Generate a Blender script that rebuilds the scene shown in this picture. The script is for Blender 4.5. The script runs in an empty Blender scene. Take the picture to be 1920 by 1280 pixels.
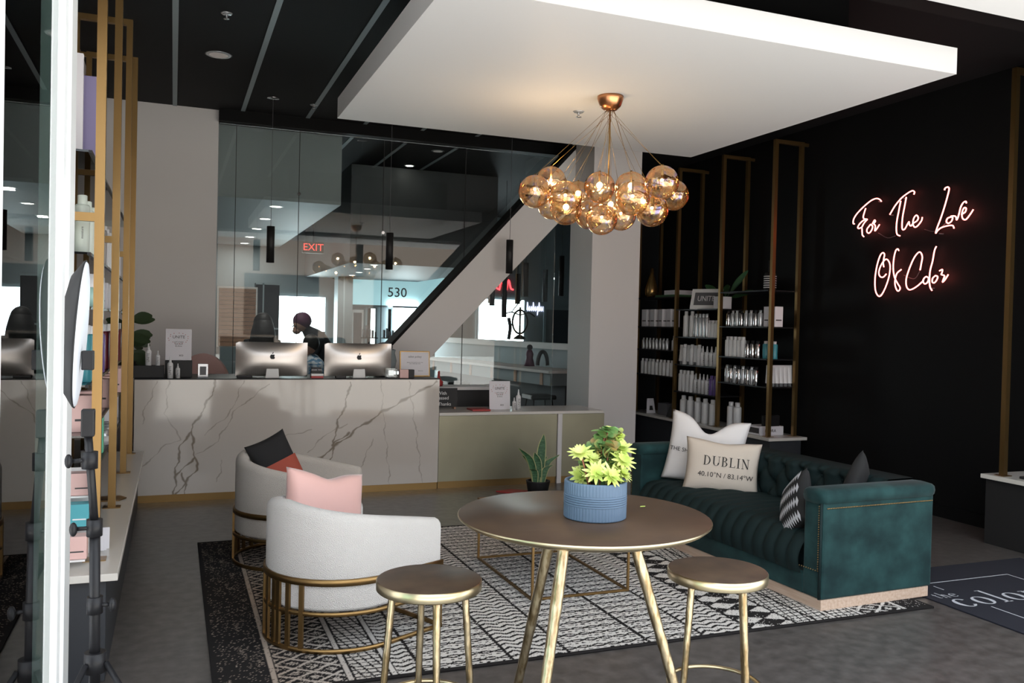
import bpy, math, random
import numpy as np
from mathutils import Vector, Matrix
random.seed(7); rng = np.random.default_rng(5)
C = bpy.context.scene.collection
PI = math.pi; R = math.radians
H = 1.65

# ---------------------------------------------------------------- materials
MATS = {}
def mat(name, col=(.5,.5,.5), rough=.5, metal=0, emit=None, es=0, spec=None, bump=None, noise=None, sheen=0, coat=0):
    m = bpy.data.materials.new(name); m.use_nodes = True
    nt = m.node_tree; b = nt.nodes['Principled BSDF']
    b.inputs['Base Color'].default_value = (*col, 1)
    b.inputs['Roughness'].default_value = rough
    b.inputs['Metallic'].default_value = metal
    if spec is not None: b.inputs['Specular IOR Level'].default_value = spec
    if sheen: b.inputs['Sheen Weight'].default_value = sheen
    if coat: b.inputs['Coat Weight'].default_value = coat; b.inputs['Coat Roughness'].default_value = .05
    if emit: b.inputs['Emission Color'].default_value = (*emit, 1); b.inputs['Emission Strength'].default_value = es
    if noise:                       # (scale, colour2, lo, hi, stretch xyz)
        tc = nt.nodes.new('ShaderNodeTexCoord'); mp = nt.nodes.new('ShaderNodeMapping')
        mp.inputs['Scale'].default_value = noise[4] if len(noise) > 4 else (1,1,1)
        n = nt.nodes.new('ShaderNodeTexNoise'); n.inputs['Scale'].default_value = noise[0]; n.inputs['Detail'].default_value = 6
        r = nt.nodes.new('ShaderNodeValToRGB'); r.color_ramp.elements[0].position = noise[2]; r.color_ramp.elements[1].position = noise[3]
        r.color_ramp.elements[0].color = (*col,1); r.color_ramp.elements[1].color = (*noise[1],1)
        nt.links.new(tc.outputs['Object'], mp.inputs[0]); nt.links.new(mp.outputs[0], n.inputs['Vector'])
        nt.links.new(n.outputs['Fac'], r.inputs[0]); nt.links.new(r.outputs[0], b.inputs['Base Color'])
    if bump:                        # (scale, strength, distance, type, stretch)
        tc = nt.nodes.new('ShaderNodeTexCoord'); mp = nt.nodes.new('ShaderNodeMapping')
        mp.inputs['Scale'].default_value = bump[4] if len(bump) > 4 else (1,1,1)
        if len(bump) > 3 and bump[3] == 'V':
            n = nt.nodes.new('ShaderNodeTexVoronoi'); out = n.outputs['Distance']
        else:
            n = nt.nodes.new('ShaderNodeTexNoise'); n.inputs['Detail'].default_value = 3; out = n.outputs['Fac']
        n.inputs['Scale'].default_value = bump[0]
        bp = nt.nodes.new('ShaderNodeBump'); bp.inputs['Strength'].default_value = bump[1]; bp.inputs['Distance'].default_value = bump[2]
        nt.links.new(tc.outputs['Object'], mp.inputs[0]); nt.links.new(mp.outputs[0], n.inputs['Vector'])
        nt.links.new(out, bp.inputs['Height']); nt.links.new(bp.outputs[0], b.inputs['Normal'])
    MATS[name] = m
    return m
def attr_mat(name, rough, coat=0, bump=0, spec=.5, ior=None):
    m = mat(name, rough=rough, coat=coat, spec=spec); nt = m.node_tree; b = nt.nodes['Principled BSDF']
    a = nt.nodes.new('ShaderNodeAttribute'); a.attribute_name = 'pattern'
    nt.links.new(a.outputs['Color'], b.inputs['Base Color'])
    if ior: b.inputs['IOR'].default_value = ior
    if bump:
        bp = nt.nodes.new('ShaderNodeBump'); bp.inputs['Strength'].default_value = bump; bp.inputs['Distance'].default_value = .004
        nt.links.new(a.outputs['Fac'], bp.inputs['Height']); nt.links.new(bp.outputs[0], b.inputs['Normal'])
    return m
def glass_mat(name, tint, ior=1.5, gcol=(1,1,1), rough=0.0, base=0.0):
    m = bpy.data.materials.new(name); m.use_nodes = True; nt = m.node_tree; nt.nodes.clear()
    o = nt.nodes.new('ShaderNodeOutputMaterial'); mx = nt.nodes.new('ShaderNodeMixShader')
    t = nt.nodes.new('ShaderNodeBsdfTransparent'); g = nt.nodes.new('ShaderNodeBsdfGlossy')
    f = nt.nodes.new('ShaderNodeFresnel'); f.inputs['IOR'].default_value = ior
    t.inputs['Color'].default_value = (*tint,1); g.inputs['Color'].default_value = (*gcol,1); g.inputs['Roughness'].default_value = rough
    if base:
        ad = nt.nodes.new('ShaderNodeMath'); ad.operation = 'ADD'; ad.use_clamp = True; ad.inputs[1].default_value = base
        nt.links.new(f.outputs[0], ad.inputs[0]); nt.links.new(ad.outputs[0], mx.inputs[0])
    else: nt.links.new(f.outputs[0], mx.inputs[0])
    nt.links.new(t.outputs[0], mx.inputs[1]); nt.links.new(g.outputs[0], mx.inputs[2]); nt.links.new(mx.outputs[0], o.inputs[0])
    MATS[name] = m; return m

mat('black_paint', (.0045,.0045,.0048), .65, spec=.15)
mat('ceiling_black', (.011,.011,.012), .75, spec=.2)
mat('white_paint', (.80,.80,.81), .6)
mat('wall_white', (.68,.66,.65), .6)
mat('wall_grey', (.20,.24,.255), .6)
mat('grey_bulkhead', (.30,.32,.32), .6)
mat('bulkhead_dark', (.075,.08,.082), .6)
mat('track', (.30,.36,.38), .5)
mat('concrete', (.070,.062,.058), .32, noise=(14,(.135,.122,.116),.35,.75), bump=(60,.05,.002))
mat('pavement', (.42,.41,.39), .85, noise=(4,(.5,.49,.47),.3,.7))
mat('brass', (.31,.195,.080), .38, 1, bump=(3,.1,.002,'N',(30,30,1)))
mat('brass_dark', (.30,.185,.085), .34, 1, noise=(6,(.40,.27,.13),.35,.7))
mat('brass_rim', (.62,.52,.34), .30, 1)
mat('hammered', (.50,.41,.27), .30, 1, noise=(9,(.26,.19,.10),.45,.62,(6,6,1)), bump=(30,.7,.006,'N',(1,1,.5)))
mat('tabletop', (.072,.043,.029), .42, .35, noise=(5,(.115,.070,.042),.3,.75))
mat('seat_top', (.080,.052,.038), .46, .3, noise=(8,(.15,.10,.065),.35,.75))
mat('boucle', (.78,.75,.72), .95, sheen=.3, bump=(260,.8,.006,'V'))
mat('boucle_taupe', (.62,.56,.50), .95, sheen=.3, bump=(260,.8,.006,'V'))  # same boucle, darkened for the dimmer light deeper in the room
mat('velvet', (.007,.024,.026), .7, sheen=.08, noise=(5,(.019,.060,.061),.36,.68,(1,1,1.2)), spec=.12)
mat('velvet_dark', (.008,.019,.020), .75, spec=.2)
mat('oak', (.48,.33,.24), .6, noise=(5,(.62,.48,.38),.3,.7,(1,12,12)))
mat('linen', (.62,.54,.46), .9, bump=(300,.3,.002))
mat('white_cotton', (.72,.70,.70), .9, bump=(14,.35,.012))
mat('pink_velvet', (.78,.47,.43), .6, sheen=.5, bump=(9,.25,.01))
mat('ink', (.02,.018,.018), .7)
mat('ink_grey', (.06,.055,.055), .7)
mat('black_cloth', (.012,.012,.013), .9)
mat('rust_cloth', (.33,.065,.040), .85)
mat('black_plastic', (.012,.012,.014), .42, spec=.3)
mat('matte_black', (.012,.012,.013), .6)
mat('grey_plastic', (.12,.12,.13), .5)
mat('cabinet_navy', (.026,.029,.035), .55)
mat('white_plastic', (.72,.72,.73), .35)
mat('cream_plastic', (.68,.74,.66), .35)
mat('silver_plastic', (.55,.57,.60), .25, .6)
mat('chrome', (.75,.75,.77), .12, 1)
mat('teal_plastic', (.06,.30,.36), .3)
mat('blue_plastic', (.03,.12,.30), .3)
mat('mint_plastic', (.42,.66,.60), .35)
mat('green_plastic', (.10,.50,.32), .4)
mat('maroon_plastic', (.12,.015,.025), .3)
mat('purple_plastic', (.12,.07,.25), .3)
mat('pink_card', (.72,.47,.44), .5)
mat('aqua_card', (.07,.36,.42), .5)
mat('lilac', (.23,.20,.36), .6)
mat('quartz', (.66,.63,.58), .25)
mat('edge_white', (.80,.80,.80), .35)
mat('aluminium', (.86,.88,.88), .35)
mat('imac_alu', (.60,.56,.53), .30, .85)
mat('gold_panel', (.37,.35,.25), .40, .75, noise=(2,(.31,.29,.21),.3,.7))
mat('pot_blue', (.095,.150,.225), .6)
mat('soil', (.10,.07,.05), .95)
mat('succulent', (.42,.56,.10), .5, noise=(18,(.66,.72,.24),.35,.6))
mat('succulent_dark', (.12,.24,.07), .5, noise=(22,(.40,.22,.08),.5,.7))
mat('red_stem', (.30,.10,.06), .6)
mat('snake_leaf', (.035,.10,.045), .5, noise=(30,(.07,.17,.075),.45,.6,(1,1,3)))
mat('snake_edge', (.42,.42,.20), .5)
mat('leaf_dark', (.03,.055,.02), .5)
mat('leaf_mid', (.05,.14,.055), .5)
mat('wood_slat', (.36,.20,.13), .6, bump=(1,.6,.01,'N',(1,1,18)), noise=(4,(.46,.28,.19),.3,.7,(1,1,10)))
mat('skin', (.45,.25,.18), .6)
mat('hair_black', (.01,.008,.008), .6)
mat('hair_plum', (.085,.018,.055), .6)
mat('cloth_dark', (.018,.020,.024), .85)
mat('cape', (.10,.25,.42), .6, noise=(16,(.62,.68,.74),.5,.52,(1,1,2)))
mat('mat_navy', (.010,.011,.020), .95)
mat('mat_white', (.55,.56,.60), .9)
mat('red_card', (.40,.04,.04), .5)
mat('neon_tube', (1,.5,.45), .4, emit=(1,.20,.17), es=6)
mat('neon_white', (.8,.8,1), .4, emit=(.75,.75,1), es=1.5)
mat('neon_red', (1,.1,.1), .4, emit=(1,.05,.06), es=3)
mat('downlight', (1,1,1), .4, emit=(1,.93,.82), es=9)
mat('downlight_dim', (.55,.50,.47), .3, emit=(1,.9,.8), es=.06)
mat('bulb', (1,1,1), .4, emit=(1,.74,.45), es=60)
mat('bulb_dim', (1,1,1), .4, emit=(1,.6,.3), es=9)
mat('exit_red', (.6,.02,.02), .4, emit=(1,.07,.05), es=1.2)
mat('window_glow', (.9,.95,1), .5, emit=(.86,1,.96), es=6.5)
mat('window_soft', (.55,.75,.78), .5, emit=(.45,.75,.80), es=.55)
mat('paper', (.76,.74,.78), .7)
mat('diffuser', (.80,.84,.92), .4)
mat('vase_gold', (.35,.22,.08), .25, .8)
mat('asphalt', (.12,.12,.125), .9)
mat('brick_far', (.30,.24,.20), .9)
attr_mat('rug_pattern', .95, bump=.5, spec=.1)
attr_mat('marble', .07, spec=.55)
glass_mat('clear_glass', (.93,.96,.96), 1.5)
glass_mat('door_glass', (.80,.88,.85), 1.6)
glass_mat('shelf_glass', (.45,.55,.52), 1.5)
# amber iridescent shell: a thin clear tint with coloured gloss that shifts with the viewing angle, as lustre glass does
def lustre():
    m = bpy.data.materials.new('lustre_glass'); m.use_nodes = True; nt = m.node_tree; nt.nodes.clear()
    o = nt.nodes.new('ShaderNodeOutputMaterial'); mx = nt.nodes.new('ShaderNodeMixShader')
    t = nt.nodes.new('ShaderNodeBsdfTransparent'); g = nt.nodes.new('ShaderNodeBsdfGlossy'); g.inputs['Roughness'].default_value = .06
    t.inputs['Color'].default_value = (1,.94,.80,1)
    lw = nt.nodes.new('ShaderNodeLayerWeight'); lw.inputs['Blend'].default_value = .35
    tc = nt.nodes.new('ShaderNodeTexCoord'); n = nt.nodes.new('ShaderNodeTexNoise'); n.inputs['Scale'].default_value = 7; n.inputs['Distortion'].default_value = 2.5
    r = nt.nodes.new('ShaderNodeValToRGB'); e = r.color_ramp.elements
    e[0].position = .30; e[0].color = (1,.80,.45,1); e[1].position = .8; e[1].color = (1,.86,.58,1)
    for p, c in ((.45,(1,.52,.30,1)),(.56,(.98,.80,.45,1)),(.66,(.48,.44,1,1))):
        x = e.new(p); x.color = c
    ad = nt.nodes.new('ShaderNodeMath'); ad.operation = 'MULTIPLY_ADD'; ad.inputs[1].default_value = .75; ad.inputs[2].default_value = .22; ad.use_clamp = True
    bp = nt.nodes.new('ShaderNodeBump'); bp.inputs['Strength'].default_value = .5; bp.inputs['Distance'].default_value = .01
    nt.links.new(tc.outputs['Object'], n.inputs['Vector']); nt.links.new(n.outputs['Fac'], r.inputs[0]); nt.links.new(r.outputs[0], g.inputs['Color'])
    nt.links.new(n.outputs['Fac'], bp.inputs['Height']); nt.links.new(bp.outputs[0], g.inputs['Normal'])
    nt.links.new(lw.outputs['Facing'], ad.inputs[0]); nt.links.new(ad.outputs[0], mx.inputs[0])
    nt.links.new(t.outputs[0], mx.inputs[1]); nt.links.new(g.outputs[0], mx.inputs[2]); nt.links.new(mx.outputs[0], o.inputs[0])
    MATS['lustre_glass'] = m
lustre()

# ---------------------------------------------------------------- mesh builder
class MB:
    def __init__(s): s.v = []; s.f = []; s.sm = []
    def add(s, vs, fs, smooth=False, M=None):
        k = len(s.v)
        for p in vs: s.v.append(tuple(M @ Vector(p)) if M else tuple(p))
        for f in fs: s.f.append([k+i for i in f]); s.sm.append(smooth)
        return s
    def box(s, x0, x1, y0, y1, z0, z1, M=None, bev=0):
        if bev:
            b = min(bev, abs(x1-x0)/2.01, abs(y1-y0)/2.01, abs(z1-z0)/2.01)
            bm = bmesh_box(x0,x1,y0,y1,z0,z1,b); return s.add(bm[0], bm[1], False, M)
        vs = [(x,y,z) for x in (x0,x1) for y in (y0,y1) for z in (z0,z1)]
        return s.add(vs, [(0,1,3,2),(4,6,7,5),(0,4,5,1),(2,3,7,6),(0,2,6,4),(1,5,7,3)], False, M)
    def cyl(s, a, b, r0, r1=None, n=16, caps=True, smooth=True):
        r1 = r0 if r1 is None else r1; a = Vector(a); b = Vector(b); d = (b-a).normalized()
        u = d.orthogonal().normalized(); w = d.cross(u); vs = []
        for p, r in ((a,r0),(b,r1)):
            for i in range(n):
                t = 2*PI*i/n; vs.append(p + u*(r*math.cos(t)) + w*(r*math.sin(t)))
        k = len(s.v); s.add(vs, [(i,(i+1)%n,n+(i+1)%n,n+i) for i in range(n)], smooth)
        if caps: s.f.append([k+i for i in range(n)][::-1]); s.sm.append(False); s.f.append([k+n+i for i in range(n)]); s.sm.append(False)
        return s
    def lathe(s, prof, n=32, c=(0,0,0), smooth=True, ribs=None, M=None):
        vs = []; fs = []; m = len(prof)
        for i in range(n):
            t = 2*PI*i/n
            for r, z in prof:
                q = r*(ribs(t,z) if ribs else 1); vs.append((c[0]+q*math.cos(t), c[1]+q*math.sin(t), c[2]+z))
        for i in range(n):
            for j in range(m-1):
                a = i*m+j; b = ((i+1)%n)*m+j; fs.append((a,b,b+1,a+1))
        return s.add(vs, fs, smooth, M)
    def sphere(s, c, r, n=16, m=10, sc=(1,1,1)):
        vs = []; fs = []
        for j in range(m+1):
            ph = PI*j/m
            for i in range(n):
                t = 2*PI*i/n; vs.append((c[0]+sc[0]*r*math.sin(ph)*math.cos(t), c[1]+sc[1]*r*math.sin(ph)*math.sin(t), c[2]-sc[2]*r*math.cos(ph)))
        for j in range(m):
            for i in range(n): fs.append((j*n+i, j*n+(i+1)%n, (j+1)*n+(i+1)%n, (j+1)*n+i))
        return s.add(vs, fs, True)
    def tube(s, pts, r, n=8, close=False):
        pts = [Vector(p) for p in pts]; N = len(pts); vs = []; fs = []; up = None
        for i, p in enumerate(pts):
            if close: d = pts[(i+1)%N]-pts[i-1]
            else: d = pts[min(i+1,N-1)]-pts[max(i-1,0)]
            d = d.normalized() if d.length > 1e-9 else Vector((0,0,1))
            if up is None: up = d.orthogonal().normalized()
            up = (up - d*up.dot(d)).normalized(); w = d.cross(up)
            rr = r[i] if isinstance(r,(list,tuple)) else r
            for k in range(n):
                t = 2*PI*k/n; vs.append(p + up*(rr*math.cos(t)) + w*(rr*math.sin(t)))
        for i in range(N if close else N-1):
            for k in range(n):
                a = i*n; b = ((i+1)%N)*n; fs.append((a+k,a+(k+1)%n,b+(k+1)%n,b+k))
        k0 = len(s.v); s.add(vs, fs, True)
        if not close:
            s.f.append([k0+k for k in range(n)][::-1]); s.sm.append(False); s.f.append([k0+(N-1)*n+k for k in range(n)]); s.sm.append(False)
        return s
    def prism(s, pts, d, M=None):    # planar polygon (3d pts) extruded by vector d
        n = len(pts); d = Vector(d); vs = [Vector(p) for p in pts] + [Vector(p)+d for p in pts]
        return s.add(vs, [list(range(n))[::-1], list(range(n,2*n))] + [(i,(i+1)%n,n+(i+1)%n,n+i) for i in range(n)], False, M)
    def build(s, name, m, parent=None, loc=None):
        me = bpy.data.meshes.new(name); me.from_pydata([tuple(v) for v in s.v], [], s.f); me.polygons.foreach_set('use_smooth', s.sm)
        me.materials.append(MATS[m]); me.update()
        o = bpy.data.objects.new(name, me); C.objects.link(o)
        import bmesh
        bm = bmesh.new(); bm.from_mesh(me); bmesh.ops.recalc_face_normals(bm, faces=bm.faces); bm.to_mesh(me); bm.free()
        if parent: o.parent = parent
        if loc: o.location = loc
        return o
def bmesh_box(x0,x1,y0,y1,z0,z1,b):
    import bmesh
    bm = bmesh.new(); bmesh.ops.create_cube(bm, size=1)
    for v in bm.verts: v.co = Vector(((x0+x1)/2+v.co.x*(x1-x0), (y0+y1)/2+v.co.y*(y1-y0), (z0+z1)/2+v.co.z*(z1-z0)))
    bmesh.ops.bevel(bm, geom=bm.edges[:], offset=b, segments=2, profile=.5, affect='EDGES')
    bm.verts.index_update(); r = ([tuple(v.co) for v in bm.verts], [[v.index for v in f.verts] for f in bm.faces]); bm.free(); return r
def tag(o, label, cat, group=None, kind=None):
    o['label'] = label; o['category'] = cat
    if group: o['group'] = group
    if kind: o['kind'] = kind
    return o
def thing(name, label, cat, loc=(0,0,0), rz=0, group=None):
    o = bpy.data.objects.new(name, None); C.objects.link(o); o.empty_display_size = .1
    o.location = loc; o.rotation_euler = (0,0,rz); return tag(o, label, cat, group)
def struct(o, label=None):
    o['kind'] = 'structure'
    if label: o['label'] = label
    return o
def dup(root, loc=None, rz=None, label=None, group=None, sc=None):
    r = root.copy(); C.objects.link(r)
    if loc: r.location = loc
    if rz is not None: r.rotation_euler = (0,0,rz)
    if sc: r.scale = sc
    if label: r['label'] = label
    if group: r['group'] = group
    for ch in list(root.children):
        c = ch.copy(); C.objects.link(c); c.parent = r
        for g in list(ch.children):
            d = g.copy(); C.objects.link(d); d.parent = c
    return r
def text_mesh(s, size, depth=.0006):
    cu = bpy.data.curves.new('t', 'FONT'); cu.body = s; cu.size = size; cu.extrude = depth; cu.align_x = 'CENTER'; cu.align_y = 'CENTER'; cu.resolution_u = 3
    o = bpy.data.objects.new('t', cu); C.objects.link(o); dg = bpy.context.evaluated_depsgraph_get(); me = bpy.data.meshes.new_from_object(o.evaluated_get(dg))
    bpy.data.objects.remove(o); bpy.data.curves.remove(cu); return me
def text(name, s, size, m, parent, M, depth=.0006, warp=None):
    me = text_mesh(s, size, depth); me.materials.clear(); me.materials.append(MATS[m])
    if warp:
        for v in me.vertices: v.co = warp(v.co)
    me.transform(M); o = bpy.data.objects.new(name, me); C.objects.link(o); o.parent = parent; return o
FRONT = Matrix.Rotation(PI/2, 4, 'X')       # text standing up, read from -y
def catmull(pts, k=5):
    P = [Vector(p) for p in pts]; P = [2*P[0]-P[1]] + P + [2*P[-1]-P[-2]]; out = []
    for i in range(1, len(P)-2):
        for j in range(k):
            t = j/k; a,b,c,d = P[i-1],P[i],P[i+1],P[i+2]
            out.append(.5*((2*b)+(c-a)*t+(2*a-5*b+4*c-d)*t*t+(3*b-a-3*c+d)*t**3))
    out.append(P[-2]); return out

# ---------------------------------------------------------------- camera
cam = bpy.data.cameras.new('camera'); co = bpy.data.objects.new('camera', cam); C.objects.link(co)
X = (0.9302024377, 0.0153790437, 0.3667245695); Y = (-0.3663135653, -0.0242286138, 0.9301759760); Z = (0.0231904450, -0.9995881448, -0.0169039633)
right = Vector((X[0],Y[0],Z[0])); down = Vector((X[1],Y[1],Z[1])); fwd = Vector((X[2],Y[2],Z[2]))
Mx = Matrix.Identity(4)
for i in range(3): Mx[i][0] = right[i]; Mx[i][1] = -down[i]; Mx[i][2] = -fwd[i]
Mx[2][3] = H; co.matrix_world = Mx
cam.sensor_width = 36; cam.lens = 30.2334; cam.clip_start = .05; cam.clip_end = 200
bpy.context.scene.camera = co

# ---------------------------------------------------------------- setting
CZ = 3.95
struct(MB().box(-1.0,9.0,2.5,17.4,-.1,0).build('floor','concrete'))
struct(MB().box(-.362,-.325,3.2,3.36,0,3.34,bev=.004).build('door_2','aluminium'),'white door jamb at the left of the opening')
struct(MB().box(-40,50,-60,2.5,-.14,0).build('ground','pavement'))
struct(MB().box(-1.0,9.0,3.2,17.4,CZ,CZ+.1).build('ceiling','ceiling_black'))
struct(MB().box(-.9,-.78,3.2,17.4,0,CZ).build('wall_left','wall_white'))
struct(MB().box(6.6,6.75,2.2,10.9,0,CZ).build('wall_right','black_paint'))
struct(MB().box(-.78,.43,10.0,10.15,0,CZ).build('wall_back','wall_white'))
struct(MB().box(5.35,9.0,10.95,11.1,0,CZ).build('wall_back_dark','black_paint'))
struct(MB().box(-1.0,9.0,17.0,17.2,0,CZ).build('wall_far','wall_grey'))
struct(MB().box(8.6,8.75,11,17.2,0,CZ).build('wall_far_right','wall_grey'))
struct(MB().box(6.56,6.6,3.3,10.9,0,.11).build('baseboard_right','black_paint'))
# storefront header and the white outside canopy strip, seen blown out at the top right corner
struct(MB().box(-1.0,9.0,3.22,3.42,3.34,CZ+.1).build('trim_1','black_paint'), 'black header over the open storefront')
struct(MB().box(-1.2,9.0,2.1,3.22,3.3,3.5).build('trim_2','white_paint'), 'white canopy edge outside the storefront')
struct(MB().box(-2.4,-.78,3.1,3.4,0,CZ+.1).build('wall_front','white_paint'))
# building across the street and road (only reflected in glass and marble)
struct(MB().box(-30,40,-16,-9,-.12,-.01).build('ground_2','asphalt'), 'asphalt street outside')
b = thing('building','brick building across the street reflected in the glass','building',(4,-24,-.02))
w = MB().box(-24,26,-4,0,0,6.2).build('wall','brick_far',b)
for i in range(7):
    MB().box(-20+i*6.4,-16.4+i*6.4,0,.06,1,4).build('window','matte_black',b)
# ceiling reveals (pale slots running into the room)
k = 3
for x,y0 in ((-.02,3.5),(.675,3.5),(1.372,5.8),(2.02,9.0),(2.70,7.4),(3.38,8.5)):
    y1 = 10.0 if x < .4 else 16.9
    o = MB().box(x-.022,x+.022,y0,y1,CZ-.008,CZ-.001).build('trim_%d'%k,'track'); struct(o,'pale slot in the black ceiling'); k += 1
o = MB().box(.43,5.2,9.9,10.1,CZ-.13,CZ).build('trim_%d'%k,'black_paint'); struct(o,'black header above the glass screen'); k += 1
# floating white ceiling panel
struct(MB().box(1.207,4.55,4.04,7.02,3.30,3.463).build('ceiling_2','white_paint'), 'white ceiling panel floating over the lounge')
MB_h = MB().box(1.6,4.1,4.5,6.6,3.463,CZ); struct(MB_h.build('trim_%d'%k,'black_paint'), 'black drop frame above the white ceiling panel'); k += 1
# grey bulkheads in the salon behind the glass
struct(MB().box(.40,1.86,10.45,16.98,3.07,CZ-.01).build('trim_%d'%k,'grey_bulkhead'),'grey bulkhead with round downlights'); k += 1
struct(MB().box(2.35,4.6,12.4,16.98,2.52,CZ-.01).build('trim_%d'%k,'bulkhead_dark'),'low grey bulkhead on the right of the salon'); k += 1
# column and the sloping wall brace
struct(MB().box(4.50,5.13,8.95,9.55,0,CZ).build('trim_%d'%k,'wall_white'),'pale square column beside the glass screen'); k += 1
o = MB().prism([(2.02,9.45,1.12),(2.58,9.45,1.12),(4.98,9.45,3.64),(4.98,9.45,CZ),(4.62,9.45,CZ)],(0,.3,0)).build('trim_%d'%k,'wall_white'); struct(o,'pale sloping brace rising to the column'); k += 1
o = MB().prism([(1.98,9.44,1.12),(2.02,9.44,1.12),(4.62,9.44,CZ),(4.57,9.44,CZ)],(0,.32,0)).build('trim_%d'%k,'black_paint'); struct(o,'black upper edge of the sloping brace'); k += 1

# glass screen behind the desk
gs = thing('glass_screen','tall frameless glass screen panels behind the reception desk','glass screen',(0,10.0,0))
for x0,x1 in ((.44,.616),(.62,1.30),(1.306,2.272),(2.278,3.282),(3.288,4.5)):
    MB().box(x0,x1,-.006,.006,.02,CZ-.14).build('glass_panel','clear_glass',gs)
for x,z in ((1.303,3.1),(2.275,2.72),(3.285,2.46),(4.1,2.7)):
    MB().cyl((x,-.03,z),(x,.03,z),.018,n=12).build('clamp','chrome',gs)
for x in (.618,1.303,2.275,3.285): MB().box(x-.003,x+.003,-.008,.008,.02,CZ-.14).build('joint','matte_black',gs)

# ---------------------------------------------------------------- outside door leaves (folded, left)
for i,(x,ya,yb,lab) in enumerate(((-.290,1.60,2.575,'folded glass door leaf with white frame nearest the room'),(-.350,1.60,2.575,'folded glass door leaf with white frame, second in the stack'),(-.41,1.60,2.575,'folded glass door leaf with white frame, outermost of the stack'))):
    d = thing('glass_door', lab, 'door', (x,ya,0)); L = yb-ya
    d['group'] = 'folded storefront door leaves'
    MB().box(-.02,.02,0,.07,.02,3.28,bev=.004).build('stile','aluminium',d)
    MB().box(-.02,.02,L-.075,L,.02,3.28,bev=.004).build('stile','aluminium',d)
    MB().box(-.02,.02,.07,L-.075,.02,.14).build('rail','aluminium',d); MB().box(-.02,.02,.07,L-.075,3.2,3.28).build('rail','aluminium',d)
    MB().box(-.004,.004,.07,L-.075,.14,3.2).build('pane','door_glass',d)

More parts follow.
